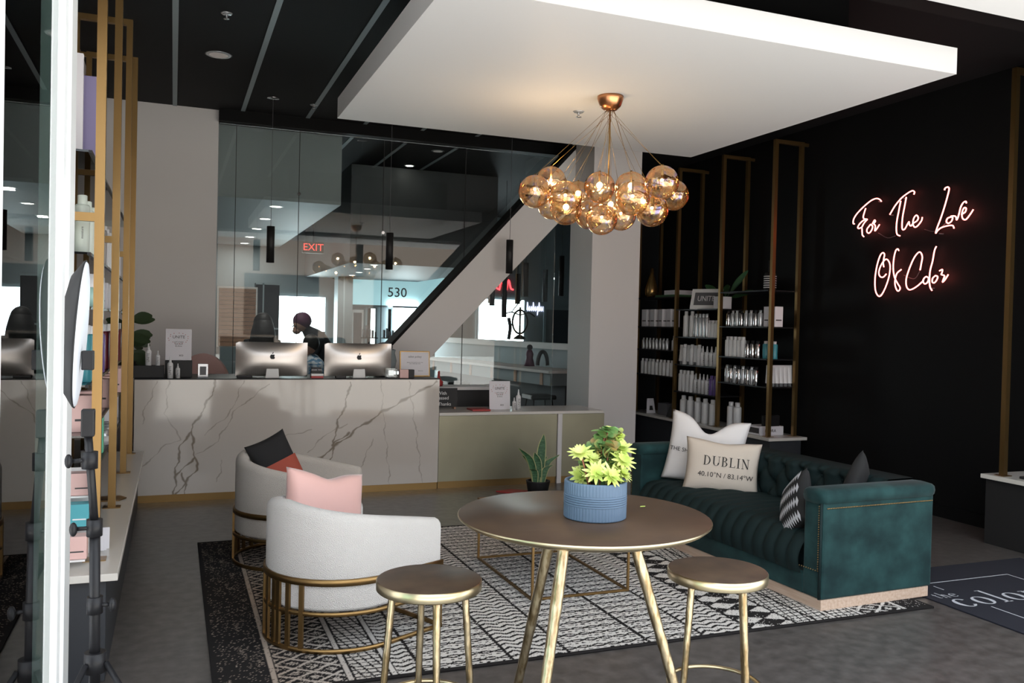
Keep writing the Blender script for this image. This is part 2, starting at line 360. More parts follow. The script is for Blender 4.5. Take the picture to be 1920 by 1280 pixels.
# ---------------------------------------------------------------- rug
def rug():
    x0,x1,y0,y1 = .19,4.33,3.885,6.70; nx,ny = 690,470
    xs = np.linspace(x0,x1,nx); ys = np.linspace(y0,y1,ny); XX,YY = np.meshgrid(xs,ys,indexing='ij')
    W = np.array([.66,.63,.60]); B = np.array([.022,.020,.020]); T = np.array([.42,.34,.28])
    nz = rng.random((nx,ny)); 
    def lown(sx,sy):
        a = rng.random((nx//sx+2, ny//sy+2)); ix = np.arange(nx)/sx; iy = np.arange(ny)/sy
        i0 = ix.astype(int); j0 = iy.astype(int); fx = (ix-i0)[:,None]; fy = (iy-j0)[None,:]
        return a[i0][:,j0]*(1-fx)*(1-fy)+a[i0+1][:,j0]*fx*(1-fy)+a[i0][:,j0+1]*(1-fx)*fy+a[i0+1][:,j0+1]*fx*fy
    low = lown(6,14); wob = (lown(7,7)-.5)
    v = np.ones((nx,ny)); tri = lambda a: np.abs((a%1)-.5)*2
    M_ = 2.30                                                    # mirror the bands about the middle of the rug
    d = np.where(XX < M_, XX, 2*M_-XX-.02)
    Yw = YY + wob*.012; dx = d
    # diamonds (dark ground, light lines)
    a = (dx-.47)/.17; bq = Yw/.125
    r = np.abs(tri(a)-tri(bq+.5))
    lines = (r < .17); inner = (tri(a)+tri(bq+.0)>1.62)|((tri(a)+tri(bq)) < .38)
    dia = np.where(lines|(inner&(nz>.35)), 1.0, np.where((nz>.90)&(low>.55), .8, 0))
    # net of small cells
    net = 1-((tri(dx/.045+Yw/.2)<.22)|(tri(Yw/.042)<.26)).astype(float)
    # zigzag
    zz = ((( Yw + .03*tri(dx/.105))/.052)%1 < .36).astype(float); zig = 1-zz
    # chain of ovals
    s_ = .014*np.abs(np.sin(PI*dx/.085)); yy = ((Yw/.085)%1-.5)*.085
    chain = 1-((np.abs(np.abs(yy)-s_)<.0072)).astype(float); chain *= 1-(((Yw/.085)%1 < .12)&(tri(dx/.04)<.5))
    # bold triangles
    tr = ((tri(Yw/.13) > tri(dx/.2)*.9+.12)&(nz>.1)).astype(float)
    v = np.where(dx<.47, np.where(nz > .975-.5*np.clip((low-.62)*2,0,1)*(tri(dx/.2)>.2), .6, 0), v)
    v = np.where((dx>=.47)&(dx<.78), dia, v)
    v = np.where((dx>=.80)&(dx<.98), net, v)
    v = np.where((dx>=1.0)&(dx<1.13), zig, v)
    v = np.where((dx>=1.13)&(dx<1.585), chain, v)
    v = np.where((dx>=1.585)&(dx<1.893), zig, v)
    v = np.where((dx>=1.893), chain, v)
    v = np.where((XX>3.0)&(XX<3.30), tr, v); v = np.where((XX>3.33)&(XX<3.62), net, v)
    for l in (1.585,1.893,1.13,2.357): v = np.where(np.abs(d-l)<.009, 0, v)
    v = np.where((np.abs(XX-2.357)<.010)|(np.abs(XX-3.0)<.011)|(np.abs(XX-3.31)<.010), 0, v)
    for l in (.455,.79,.99): v = np.where(np.abs(d-l)<.012, 1, np.where(np.abs(d-l)<.022, 0, v))
    v = np.where((nz<.035), 1-v, v)
    edge = (XX<x0+.02)|(XX>x1-.02)|(YY<y0+.02)|(YY>y1-.025); v = np.where(edge, 0, v)
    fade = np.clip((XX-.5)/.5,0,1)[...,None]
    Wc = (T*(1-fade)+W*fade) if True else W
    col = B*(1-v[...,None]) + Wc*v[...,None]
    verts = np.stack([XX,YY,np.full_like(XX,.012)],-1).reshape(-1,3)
    idx = np.arange(nx*ny).reshape(nx,ny); q = np.stack([idx[:-1,:-1],idx[1:,:-1],idx[1:,1:],idx[:-1,1:]],-1).reshape(-1,4)
    n0 = len(verts); ex = np.array([[x0,y0,.001],[x1,y0,.001],[x1,y1,.001],[x0,y1,.001]]); verts = np.vstack([verts,ex])
    me = bpy.data.meshes.new('rug'); me.vertices.add(len(verts)); me.vertices.foreach_set('co', verts.ravel())
    c = [idx[0,0],idx[-1,0],idx[-1,-1],idx[0,-1]]
    sides = np.array([[n0,n0+1,c[1],c[0]],[n0+1,n0+2,c[2],c[1]],[n0+2,n0+3,c[3],c[2]],[n0+3,n0,c[0],c[3]],[n0+3,n0+2,n0+1,n0]])
    q = np.vstack([q,sides]); me.loops.add(q.size); me.loops.foreach_set('vertex_index', q.ravel().astype(np.int32))
    me.polygons.add(len(q)); me.polygons.foreach_set('loop_start', (np.arange(len(q))*4).astype(np.int32)); me.update(calc_edges=True)
    at = me.color_attributes.new('pattern','FLOAT_COLOR','POINT')
    cc = np.ones((len(verts),4)); cc[:n0,:3] = col.reshape(-1,3); cc[n0:,:3] = B; at.data.foreach_set('color', cc.ravel())
    me.materials.append(MATS['rug_pattern']); o = bpy.data.objects.new('rug', me); C.objects.link(o)
    tag(o,'large black and cream tribal patterned rug under the lounge seating','rug')
rug()

# ---------------------------------------------------------------- reception desk
def desk():
    d = thing('reception_desk','reception desk faced in cream marble with brown veins and a brass plinth','desk',(0,8.3,0))
    VE = [(2.2,[(2.479,1.088),(2.194,.931),(1.915,.779),(1.66,.613),(1.494,.481),(1.313,.352)]),(1.8,[(1.6,1.089),(1.57,.903),(1.506,.735),(1.466,.6),(1.46,.474),(1.414,.298)]),(1.8,[(.382,1.107),(.324,.947),(.236,.788),(.164,.631),(.077,.506),(.05,.348),(.025,.049)]),(1.8,[(.164,.631),(.197,.439),(.222,.278),(.098,.14),(.025,.049)]),(1.5,[(.198,.391),(.052,.253)]),(1.5,[(.096,.267),(.12,.155),(.114,.044)]),(1.8,[(1.444,.466),(1.593,.597)]),(.9,[(-.122,1.092),(-.219,.858),(-.245,.702)]),(.9,[(-.027,1.092),(-.047,.919),(-.052,.793),(.076,.569)]),(.9,[(.831,1.057),(.539,.816),(.391,.529),(.212,.422)]),(.9,[(.952,.563),(1.242,.622)]),(.9,[(1.213,.406),(1.359,.569),(1.591,.682)]),(.9,[(1.909,1.088),(1.923,.831),(1.975,.416),(2.018,.034)]),(1.0,[(2.182,1.088),(2.253,.687),(2.317,.23),(2.34,.018)]),(.9,[(1.719,.253),(1.834,.523)]),(.9,[(.397,.158),(.439,.366)]),(.9,[(-.226,.327),(-.098,.48),(.076,.569)]),(.8,[(.62,1.09),(.50,.80),(.28,.60)])]
    x0,x1,z0,z1 = -.31,2.5,.07,1.105; nx,nz_ = 620,230
    XX,ZZ = np.meshgrid(np.linspace(x0,x1,nx),np.linspace(z0,z1,nz_),indexing='ij')
    jx = .010*np.sin(ZZ*27+XX*9)+.004*np.sin(ZZ*63+1)+.002*np.sin(ZZ*140+XX*60); jz = .008*np.sin(XX*29)+.003*np.sin(XX*70+2)
    base = np.array([.60,.55,.50])+0*XX[...,None]; n = .02*np.sin(XX*3.1+ZZ*5)*np.cos(ZZ*4-XX*2); base = base+n[...,None]
    vein = np.zeros_like(XX)
    for w,pl in VE:
        wd = w*.0042
        for (ax,az),(bx,bz) in zip(pl[:-1],pl[1:]):
            px,pz = XX+jx-ax, ZZ+jz-az; dx,dz = bx-ax,bz-az; t = np.clip((px*dx+pz*dz)/(dx*dx+dz*dz),0,1)
            dd = np.hypot(px-t*dx,pz-t*dz); wv = wd*(1+.5*np.sin(ZZ*31+XX*17))
            vein = np.maximum(vein, np.clip(1.5-dd/wv,0,1)*(.55 if w<1.2 else .95))
    col = base*(1-vein[...,None])+np.array([.22,.175,.13])*vein[...,None]
    verts = np.stack([XX,np.zeros_like(XX),ZZ],-1).reshape(-1,3); idx = np.arange(nx*nz_).reshape(nx,nz_)
    q = np.stack([idx[:-1,:-1],idx[1:,:-1],idx[1:,1:],idx[:-1,1:]],-1).reshape(-1,4)
    me = bpy.data.meshes.new('marble_front'); me.from_pydata(verts.tolist(),[],q.tolist())
    # give the slab a depth
    import bmesh
    at = me.color_attributes.new('pattern','FLOAT_COLOR','POINT'); cc = np.ones((len(verts),4)); cc[:,:3] = col.reshape(-1,3); at.data.foreach_set('color',cc.ravel())
    me.materials.append(MATS['marble']); o = bpy.data.objects.new('marble_front',me); C.objects.link(o); o.parent = d
    s = o.modifiers.new('s','SOLIDIFY'); s.thickness = .02; s.offset = 1 if me.polygons[0].normal.y < 0 else -1; s.offset = -1
    MB().box(x0,x1,.022,.72,.07,1.08).build('cabinet','matte_black',d)
    MB().box(x0-.005,x1+.005,-.002,.75,1.106,1.114,bev=.002).build('desk_top','black_plastic',d)
    MB().box(x0,x1,.02,.10,0,.07).build('plinth','brass',d)
desk()
lc = thing('lower_counter','low counter with champagne metal front and white top, right of the marble desk','counter',(2.5,8.3,0))
MB().box(.01,1.34,.02,.55,.07,.735).build('front_panel','gold_panel',lc)
MB().box(.005,1.86,0,.6,.738,.768,bev=.003).build('counter_top','quartz',lc)
MB().box(.01,1.9,.03,.10,0,.07).build('plinth','brass',lc)
MB().box(1.32,1.37,.0,.05,.0,.738).build('post','wall_white',lc)
MB().box(1.38,1.88,.02,.55,.07,.735).build('side_panel','gold_panel',lc)

# desk accessories
def imac(x,lab):
    t = thing('desktop_computer',lab,'computer',(x,8.50,1.114)); t['group'] = 'desktop computers on the reception desk'
    # curved aluminium back seen from behind
    w,h = .665,.325; n = 24; vs = []; fs = []
    for j in range(n+1):
        for i in range(n+1):
            u = -1+2*i/n; v_ = -1+2*j/n; vs.append((u*w/2, -.052*(1-abs(u)**2.4)*(1-abs(v_)**2.4), .012+h/2+v_*h/2+0))
    for j in range(n):
        for i in range(n): a = j*(n+1)+i; fs.append((a,a+1,a+n+2,a+n+1))
    k0 = len(vs); m = MB().add(vs,fs,True); m.box(-w/2,w/2,0,.006,.012,.012+h); m.build('case','imac_alu',t)
    MB().box(-w/2+.01,w/2-.01,.006,.008,.02,h).build('screen','black_plastic',t)
    MB().prism([(-.062,-.058,0),(.062,-.058,0),(.055,-.062,.085),(-.055,-.062,.085)],(0,.010,0)).build('stand','edge_white',t)
    MB().box(-.065,.065,-.06,.12,0,.006).build('foot','edge_white',t)
    ap = []
    for q in range(40):
        a = 2*PI*q/40; rx,rz = .024*math.cos(a), .026*math.sin(a)
        if math.sin(a) > .75 : rz -= .007*(1-abs(math.cos(a))/.66)
        if math.sin(a) < -.8 : rz += .004*(1-abs(math.cos(a))/.6)
        dd = math.hypot(rx-.032,rz-.004)
        if dd < .0165: f_ = .0165/dd; rx = .032+(rx-.032)*f_; rz = .004+(rz-.004)*f_
        ap.append((rx,-.0575,.20+rz))
    m = MB().prism(ap,(0,.006,0)); lf = [(.002+.004*math.cos(a)+.004*math.sin(a),-.0575,.235+.010*math.sin(a)) for a in [2*PI*q/12 for q in range(12)]]
    m.prism(lf,(0,.006,0)); m.build('logo','black_plastic',t)
imac(.885,'silver desktop computer seen from behind, left one on the marble desk')
imac(1.715,'silver desktop computer seen from behind, right one on the marble desk')
def bottle_proto(name,label,cat,body_m,cap_m,r,h,kind='pump',textm=None,vert=None):
    t = thing(name,label,cat,(0,-50,0))
    if kind == 'spray':
        MB().lathe([(0,0),(r,0),(r,h*.62),(r*.85,h*.68),(r*.5,h*.72),(0,h*.72)],20).build('body',body_m,t)
        MB().lathe([(r*.45,h*.70),(r*.42,h*.80),(r*.30,h*.84),(r*.22,h*.98),(0,h)],14).build('nozzle',cap_m,t)
    elif kind == 'tube':
        MB().lathe([(0,0),(r*.7,0),(r*.7,h*.14),(r*.95,h*.16)],18).build('cap',cap_m,t)
        n=18; pr = []
        m = MB(); vs=[]; fs=[]
        for j in range(8):
            f_ = j/7; rx = r*(1); ry = r*(1-f_*.9)
            for i in range(n): a=2*PI*i/n; vs.append((ry*math.cos(a), rx*math.sin(a), h*(.16+.84*f_)))
        for j in range(7):
            for i in range(n): fs.append((j*n+i,j*n+(i+1)%n,(j+1)*n+(i+1)%n,(j+1)*n+i))
        m.add(vs,fs,True); m.f.append([7*n+i for i in range(n)]); m.sm.append(False); m.build('body',body_m,t)
    elif kind == 'jar':
        MB().lathe([(0,0),(r,0),(r,h*.6),(0,h*.6)],20).build('body',body_m,t); MB().lathe([(r*1.03,h*.6),(r*1.03,h),(0,h)],20).build('cap',cap_m,t)
    elif kind == 'box':
        MB().box(-r,r,-r,r,0,h,bev=.002).build('carton',body_m,t)
        MB().box(-r*.9,-r-.001,-r*.7,r*.7,h*.3,h*.36).build('print',cap_m,t)
        MB().box(-r*.7,r*.7,-r-.001,-r*.9,h*.3,h*.36).build('print',cap_m,t)
    else:
        MB().lathe([(0,0),(r*.96,0),(r,.004),(r,h*.80),(r*.8,h*.84),(0,h*.84)],20).build('body',body_m,t)
        MB().lathe([(r*.62,h*.83),(r*.62,h*.99),(r*.5,h),(0,h)],16).build('cap',cap_m,t)
    if textm:
        M = Matrix.Translation((0,-r-.0008,h*.36)) @ FRONT @ Matrix.Rotation(PI/2,4,'Z')
        text('lettering',textm,vert or r*1.1,'ink_grey',t,M)
    return t
PR = {}
def place(key,loc,label,group=None,rz=0,sc=None):
    p = PR[key]
    o = dup(p,loc,rz,label,group,sc); o.name = p.name.split('.')[0]
    return o
for key,a in dict(
    spray_big=('spray_bottle','x','bottle','white_plastic','white_plastic',.026,.20,'spray','UNITE'),
    spray_small=('spray_bottle','x','bottle','white_plastic','white_plastic',.019,.135,'spray','UNITE'),
    white=('shampoo_bottle','x','bottle','white_plastic','white_plastic',.038,.25,'pump',None),
    silver=('styling_bottle','x','bottle','silver_plastic','silver_plastic',.034,.22,'pump',None),
    chrome=('chrome_canister','x','bottle','chrome','black_plastic',.034,.22,'pump',None),
    teal=('treatment_bottle','x','bottle','teal_plastic','white_plastic',.04,.22,'pump',None),
    tube=('cream_tube','x','tube','white_plastic','silver_plastic',.036,.24,'tube',None),
    jar=('cream_jar','x','jar','white_plastic','silver_plastic',.04,.09,'jar',None),
    box=('product_box','x','box','paper','ink_grey',.07,.25,'box',None),
    cream=('tall_bottle','x','bottle','cream_plastic','cream_plastic',.035,.285,'pump','moisture',.016),
    mint=('mint_bottle','x','bottle','mint_plastic','white_plastic',.04,.17,'jar',None),
    maroon=('maroon_bottle','x','bottle','maroon_plastic','white_plastic',.032,.25,'pump',None),
    blue=('blue_bottle','x','bottle','blue_plastic','white_plastic',.032,.27,'pump',None),
    purple=('purple_bottle','x','bottle','purple_plastic','purple_plastic',.038,.24,'pump',None),
    green=('green_box','x','box','green_plastic','white_plastic',.03,.28,'box',None),
    pinkbox=('pink_box','x','box','pink_card','ink_grey',.045,.11,'box',None),
    aquabox=('aqua_box','x','box','aqua_card','white_plastic',.045,.11,'box',None),
    ).items():
    PR[key] = bottle_proto(*a)

for x,y,key,lab in ((-.205,8.43,'spray_big','tall white spray bottle on the black box at the left end of the desk'),(-.125,8.43,'spray_small','small white spray bottle on the black box at the left end of the desk')):
    place(key,(x,y,1.114+.112),lab)
for x,y,key,lab in ((-.02,8.36,'spray_big','tall white spray bottle standing before the taller black display box'),(.045,8.36,'spray_small','small white spray bottle standing before the taller black display box')):
    place(key,(x,y,1.1145),lab)
tag(MB().box(-.36,-.07,8.40,8.56,1.1145,1.2245,bev=.003).build('display_box','matte_black'),'low black display box at the left end of the desk','box')
tag(MB().box(-.065,.17,8.48,8.62,1.1145,1.27,bev=.003).build('display_box','matte_black'),'taller black display box on the desk carrying a white sign','box')
def sign(name,label,loc,w,h,tilt=-.12,rz=0):
    t = thing(name,label,'sign',loc,rz); Mt = Matrix.Rotation(tilt,4,'X')
    MB().box(-w/2,w/2,-.004,.004,0,h,M=Mt).build('card','paper',t)
    text('lettering','UNITE',w*.17,'ink_grey',t,Mt@Matrix.Translation((0,-.0046,h*.74))@FRONT)
    text('lettering','curl cream\nsoft hold\n& shine',w*.085,'ink_grey',t,Mt@Matrix.Translation((0,-.0046,h*.52))@FRONT)
    text('lettering','xo',w*.16,'ink_grey',t,Mt@Matrix.Translation((w*.1,-.0046,h*.16))@FRONT)
    rr = random.Random(3); m = MB()
    for q in range(16):
        a = 2*PI*q/16; x = .38*w*math.cos(a)+rr.uniform(-.01,.01); z = h*.70+.17*h*math.sin(a)
        m.box(x-.003,x+.003,-.0055,-.004,z-.003,z+.003,M=Mt)
    m.build('confetti','red_card',t); MB().box(-w*.3,w*.3,-.02,.05,-.0,.004).build('foot','paper',t)
sign('poster_sign','white confetti bordered sign on the black box at the left of the desk',(.05,8.55,1.27),.225,.29)
sign('poster_sign','white confetti bordered sign standing on the low metal fronted counter',(3.26,8.58,.768),.235,.30,-.08)
place('spray_big',(3.44,8.50,.768),'tall white spray bottle beside the sign on the low counter',sc=(1,1,1.1))
place('spray_small',(3.38,8.47,.768),'small white spray bottle beside the sign on the low counter')
c = thing('side_chair','round backed dusty pink chair behind the left end of the desk','chair',(.30,9.35,0))
MB().lathe([(.0,.40),(.24,.40),(.27,.44),(.25,.49),(0,.50)],28).build('seat','pink_card',c)
m = MB(); vs=[];fs=[]; n=20
for i in range(n+1):
    a = PI*i/n; hh = .50+.80*max(0,math.sin(a))**.5
    for rr_ in (.25,.30):
        for z in (.45,hh): vs.append((rr_*math.cos(a),rr_*math.sin(a)*.7-.0,z))
for i in range(n):
    a=i*4; b_=a+4; fs += [(a,a+1,b_+1,b_),(a+2,b_+2,b_+3,a+3),(a+1,a+3,b_+3,b_+1),(a,b_,b_+2,a+2)]
m.add(vs,fs,True).build('backrest','pink_card',c)
for a in range(4): MB().cyl((.2*math.cos(a*PI/2+.8),.2*math.sin(a*PI/2+.8),0),(.15*math.cos(a*PI/2+.8),.15*math.sin(a*PI/2+.8),.41),.012).build('leg','brass',c)
t = thing('photo_frame','small clear acrylic photo frame on the desk beside the black box','frame',(.265,8.52,1.1145))
MB().box(-.045,.045,0,.012,0,.125,bev=.002).build('frame','silver_plastic',t); MB().box(-.028,.028,-.002,0,.02,.10).build('picture','grey_plastic',t)
t = thing('potted_plant','dark leafy plant spilling over the left end of the desk','plant',(-.38,8.75,1.1145))
MB().lathe([(0,0),(.07,0),(.09,.14),(.08,.14),(.07,.12),(0,.12)],20).build('pot','matte_black',t)
rr = random.Random(11); m = MB()
def leaf(m,p,d,L,w,up=Vector((0,0,1)),bend=.3,seg=6,th=.0):
    p=Vector(p); d=Vector(d).normalized(); s_=d.cross(up); s_ = s_.normalized() if s_.length>1e-4 else Vector((1,0,0)); nrm=s_.cross(d)
    vs=[];fs=[]
    for i in range(seg+1):
        t=i/seg; c_=p+d*(L*t)-up*(bend*L*t*t)+nrm*0; ww=w*math.sin(PI*min(1,(t*.9+.06)))**.8
        vs += [c_-s_*ww, c_+nrm*(-.25*ww), c_+s_*ww]
    for i in range(seg):
        a=3*i; fs += [(a,a+1,a+4,a+3),(a+1,a+2,a+5,a+4)]
    m.add(vs,fs,True)
for q in range(34):
    a = rr.uniform(0,2*PI); z = .12+rr.random()*.42
    leaf(m,(.04*math.cos(a)+.0,.04*math.sin(a),z),(math.cos(a),math.sin(a)*.5,rr.uniform(-.5,.5)),rr.uniform(.13,.19),rr.uniform(.04,.06),up=Vector((rr.uniform(-.6,.6),-1,rr.uniform(.1,.8))).normalized(),bend=.15)
m.build('foliage','leaf_dark',t); MB().tube([(0,0,.1),(.01,0,.3),(0,.01,.55)],.008).build('stem','leaf_dark',t)
# centre of the desk
t = thing('card_stand','dark card stand with small printed sign between the computers','stand',(1.30,8.44,1.1145))
MB().prism([(-.055,0,0),(.055,0,0),(.045,0,.10),(-.045,0,.10)],(0,.05,0)).build('stand','matte_black',t)
text('lettering','BOOK TIME',.019,'paper',t,Matrix.Translation((0,-.001,.075))@FRONT)
for z,mm in ((.0,'red_card'),(.022,'edge_white')): MB().box(-.06,.055,-.07,-.005,z,z+.02).build('cards',mm,t)
tag(MB().box(1.47,1.57,8.34,8.42,1.1145,1.14,bev=.004).build('phone','black_plastic'),'small black phone lying by the right computer','phone')
tag(MB().box(.56,.70,8.40,8.48,1.1145,1.137,bev=.004).build('card_reader','black_plastic'),'small black card reader by the left computer','card reader')
t = thing('framed_certificate','pale paper certificate in a thin gold frame at the right end of the desk','frame',(2.33,8.62,1.1145)); Mt = Matrix.Rotation(-.10,4,'X')
MB().box(-.16,.16,0,.014,0,.265,M=Mt,bev=.003).build('frame','brass',t); MB().box(-.148,.148,-.002,.001,.012,.253,M=Mt).build('sheet','paper',t)
text('lettering','salon policy',.030,'ink_grey',t,Mt@Matrix.Translation((.0,-.0025,.205))@FRONT)
text('lettering','please arrive early for your visit\nask us about gift cards',.013,'ink_grey',t,Mt@Matrix.Translation((.0,-.0025,.14))@FRONT)
text('lettering','thank you',.013,'ink_grey',t,Mt@Matrix.Translation((.06,-.0025,.06))@FRONT)
t = thing('crystal_block','clear crystal award block at the right end of the desk','award',(2.03,8.42,1.1145))
MB().box(-.055,.055,-.03,.03,0,.10,bev=.006).build('block','clear_glass',t); MB().box(-.03,.03,-.01,.01,.02,.08,bev=.004).build('etching','silver_plastic',t)
t = thing('card_holder','rose card holder with small black end on the desk front','holder',(2.17,8.41,1.1145))
MB().box(-.06,.03,-.03,.03,0,.085,bev=.003).build('cards','pink_card',t); MB().box(.035,.09,-.03,.03,0,.085,bev=.003).build('end_block','matte_black',t)
t = thing('desk_ornament','grey marbled ornament behind the right computer','ornament',(2.02,8.7,1.1145))
MB().lathe([(0,0),(.07,0),(.11,.05),(.13,.16),(.11,.24),(.12,.27),(.10,.28),(0,.27)],24).build('body','wall_grey',t)
MB().sphere((.0,0,.30),.07,16,10,(1.3,1,.7)).build('top','grey_plastic',t)

# ---------------------------------------------------------------- pendants above the desk
def pendant(x,y,z0,z1,zc,lab):
    t = thing('pendant_light',lab,'pendant light',(x,y,zc)); t['group']='black cylinder pendants above the desk'
    MB().lathe([(0,-.012),(.06,-.012),(.065,0),(0,0)],24).build('canopy','chrome',t)
    MB().cyl((0,0,-.01),(0,0,z1-zc),.0025,n=6).build('cord','grey_plastic',t)
    m = MB().lathe([(.036,z0-zc+.004),(.04,z0-zc),(.04,z1-zc),(.0,z1-zc)],24); m.build('cylinder_shade','matte_black',t)
    MB().cyl((0,0,z0-zc+.006),(0,0,z0-zc+.012),.032,n=20).build('lamp_face','downlight_dim',t)
pendant(.922,9.2,2.257,2.63,CZ,'black cylinder pendant, left one above the desk')
pendant(2.172,9.2,2.243,2.64,CZ,'black cylinder pendant, middle one above the desk')
pendant(3.572,9.2,2.262,2.645,CZ,'black cylinder pendant in front of the sloping brace')

# ---------------------------------------------------------------- ceiling fittings
def downlight(x,y,z,lab,m='downlight',r=.075,grp=None):
    t = thing('ceiling_light',lab,'ceiling light',(x,y,z),0,grp)
    MB().lathe([(r*.8,-.004),(r,-.004),(r*1.15,0),(r*.8,0)],24).build('trim_ring','edge_white' if m=='downlight' else 'silver_plastic',t)
    MB().cyl((0,0,-.003),(0,0,0),r*.8,n=24).build('diffuser',m,t)
for x,y in ((1.157,11.0),(1.163,12.4),(1.172,13.8),(1.183,15.2),(1.19,16.5)):
    downlight(x,y,3.07,'lit round downlight in the grey bulkhead behind the desk','downlight',.085,'downlights in the left bulkhead')
for x,y in ((2.75,12.6),(2.86,13.6),(2.93,14.6),(3.0,15.6),(3.06,16.5)):
    downlight(x,y,2.52,'lit round downlight in the low right bulkhead of the salon','downlight',.06,'downlights in the right bulkhead')
downlight(3.15,12.2,CZ,'lit round downlight in the black ceiling above the middle pendant','downlight',.07)
downlight(3.222,11.0,CZ-.001,'dim round downlight in the black ceiling left of the chandelier','downlight_dim',.08)
downlight(.331,7.937,CZ,'large dim round speaker in the black ceiling above the left wall','downlight_dim',.10)
downlight(.36,5.55,CZ,'round fitting at the top edge of the black ceiling','downlight_dim',.09)
def sprinkler(x,y,z,lab):
    t = thing('sprinkler',lab,'sprinkler',(x,y,z)); MB().lathe([(0,-.01),(.035,-.008),(.045,0),(0,0)],20).build('escutcheon','silver_plastic',t)
    MB().lathe([(.008,-.01),(.008,-.035),(.022,-.04),(.022,-.043),(0,-.043)],14).build('head','chrome',t)
sprinkler(.337,6.842,CZ,'sprinkler head in the black ceiling near the left slot')
sprinkler(2.846,5.945,3.30,'sprinkler head in the white ceiling panel left of the chandelier')
sprinkler(1.35,9.3,CZ,'sprinkler head in the black ceiling above the desk')
sprinkler(1.0,10.3,3.9,'sprinkler head just above the glass screen') if False else None

# ---------------------------------------------------------------- chandelier
ch = thing('chandelier','bubble chandelier of amber lustre glass globes on wires from a copper canopy','chandelier',(2.86,5.46,3.30))
MB().lathe([(0,-.10),(.045,-.098),(.075,-.07),(.092,-.02),(.092,0),(0,0)],32).build('canopy','brass_dark',ch)
MATS['copper'] = mat('copper',(.62,.28,.13),.28,1)
ch.children[0].data.materials[0] = MATS['copper']
GL = [(2.513,5.683,2.699),(2.259,5.373,2.568),(2.597,5.843,2.564),(2.531,5.455,2.478),(2.952,6.141,2.699),(2.828,5.533,2.665),(2.908,5.217,2.623),(2.96,4.9,2.617),(3.379,5.426,2.636),(2.983,5.059,2.456),(3.425,5.942,2.646),(3.094,5.858,2.587),(2.871,5.771,2.5),(3.057,5.626,2.489),(2.811,5.454,2.426),(2.745,4.9,2.496),(2.405,5.198,2.516)]
o0 = Vector((2.86,5.46,3.30))
for i,g in enumerate(GL):
    p = Vector(g)-o0; lit = i in (4,5,6,11,3,10)
    gl = MB().sphere(p,.111,28,18).build('globe','lustre_glass',ch)
    MB().sphere(p+Vector((0,0,.015)),.021 if lit else .011,10,8).build('bulb','bulb' if lit else 'bulb_dim',gl)
    a = Vector((.03*math.cos(i*2.1),.03*math.sin(i*2.1),-.095)); MB().cyl(a,p+Vector((0,0,.11)),.0012,n=6).build('wire','brass',ch)
    MB().cyl(p+Vector((0,0,.025)),p+Vector((0,0,.118)),.008,n=10).build('socket','brass',gl)
MB().cyl((0,0,-.09),(0.0,0,-.62),.006,n=8).build('rod','brass',ch)
L = bpy.data.lights.new('chandelier_bulb','POINT'); L.energy = 17; L.color = (1,.72,.46); L.shadow_soft_size = .017
for i in (4,5,6,11,3,10,0):
    lo = bpy.data.objects.new('chandelier_bulb',L); lo.location = Vector(GL[i])+Vector((0,0,.015)); C.objects.link(lo)

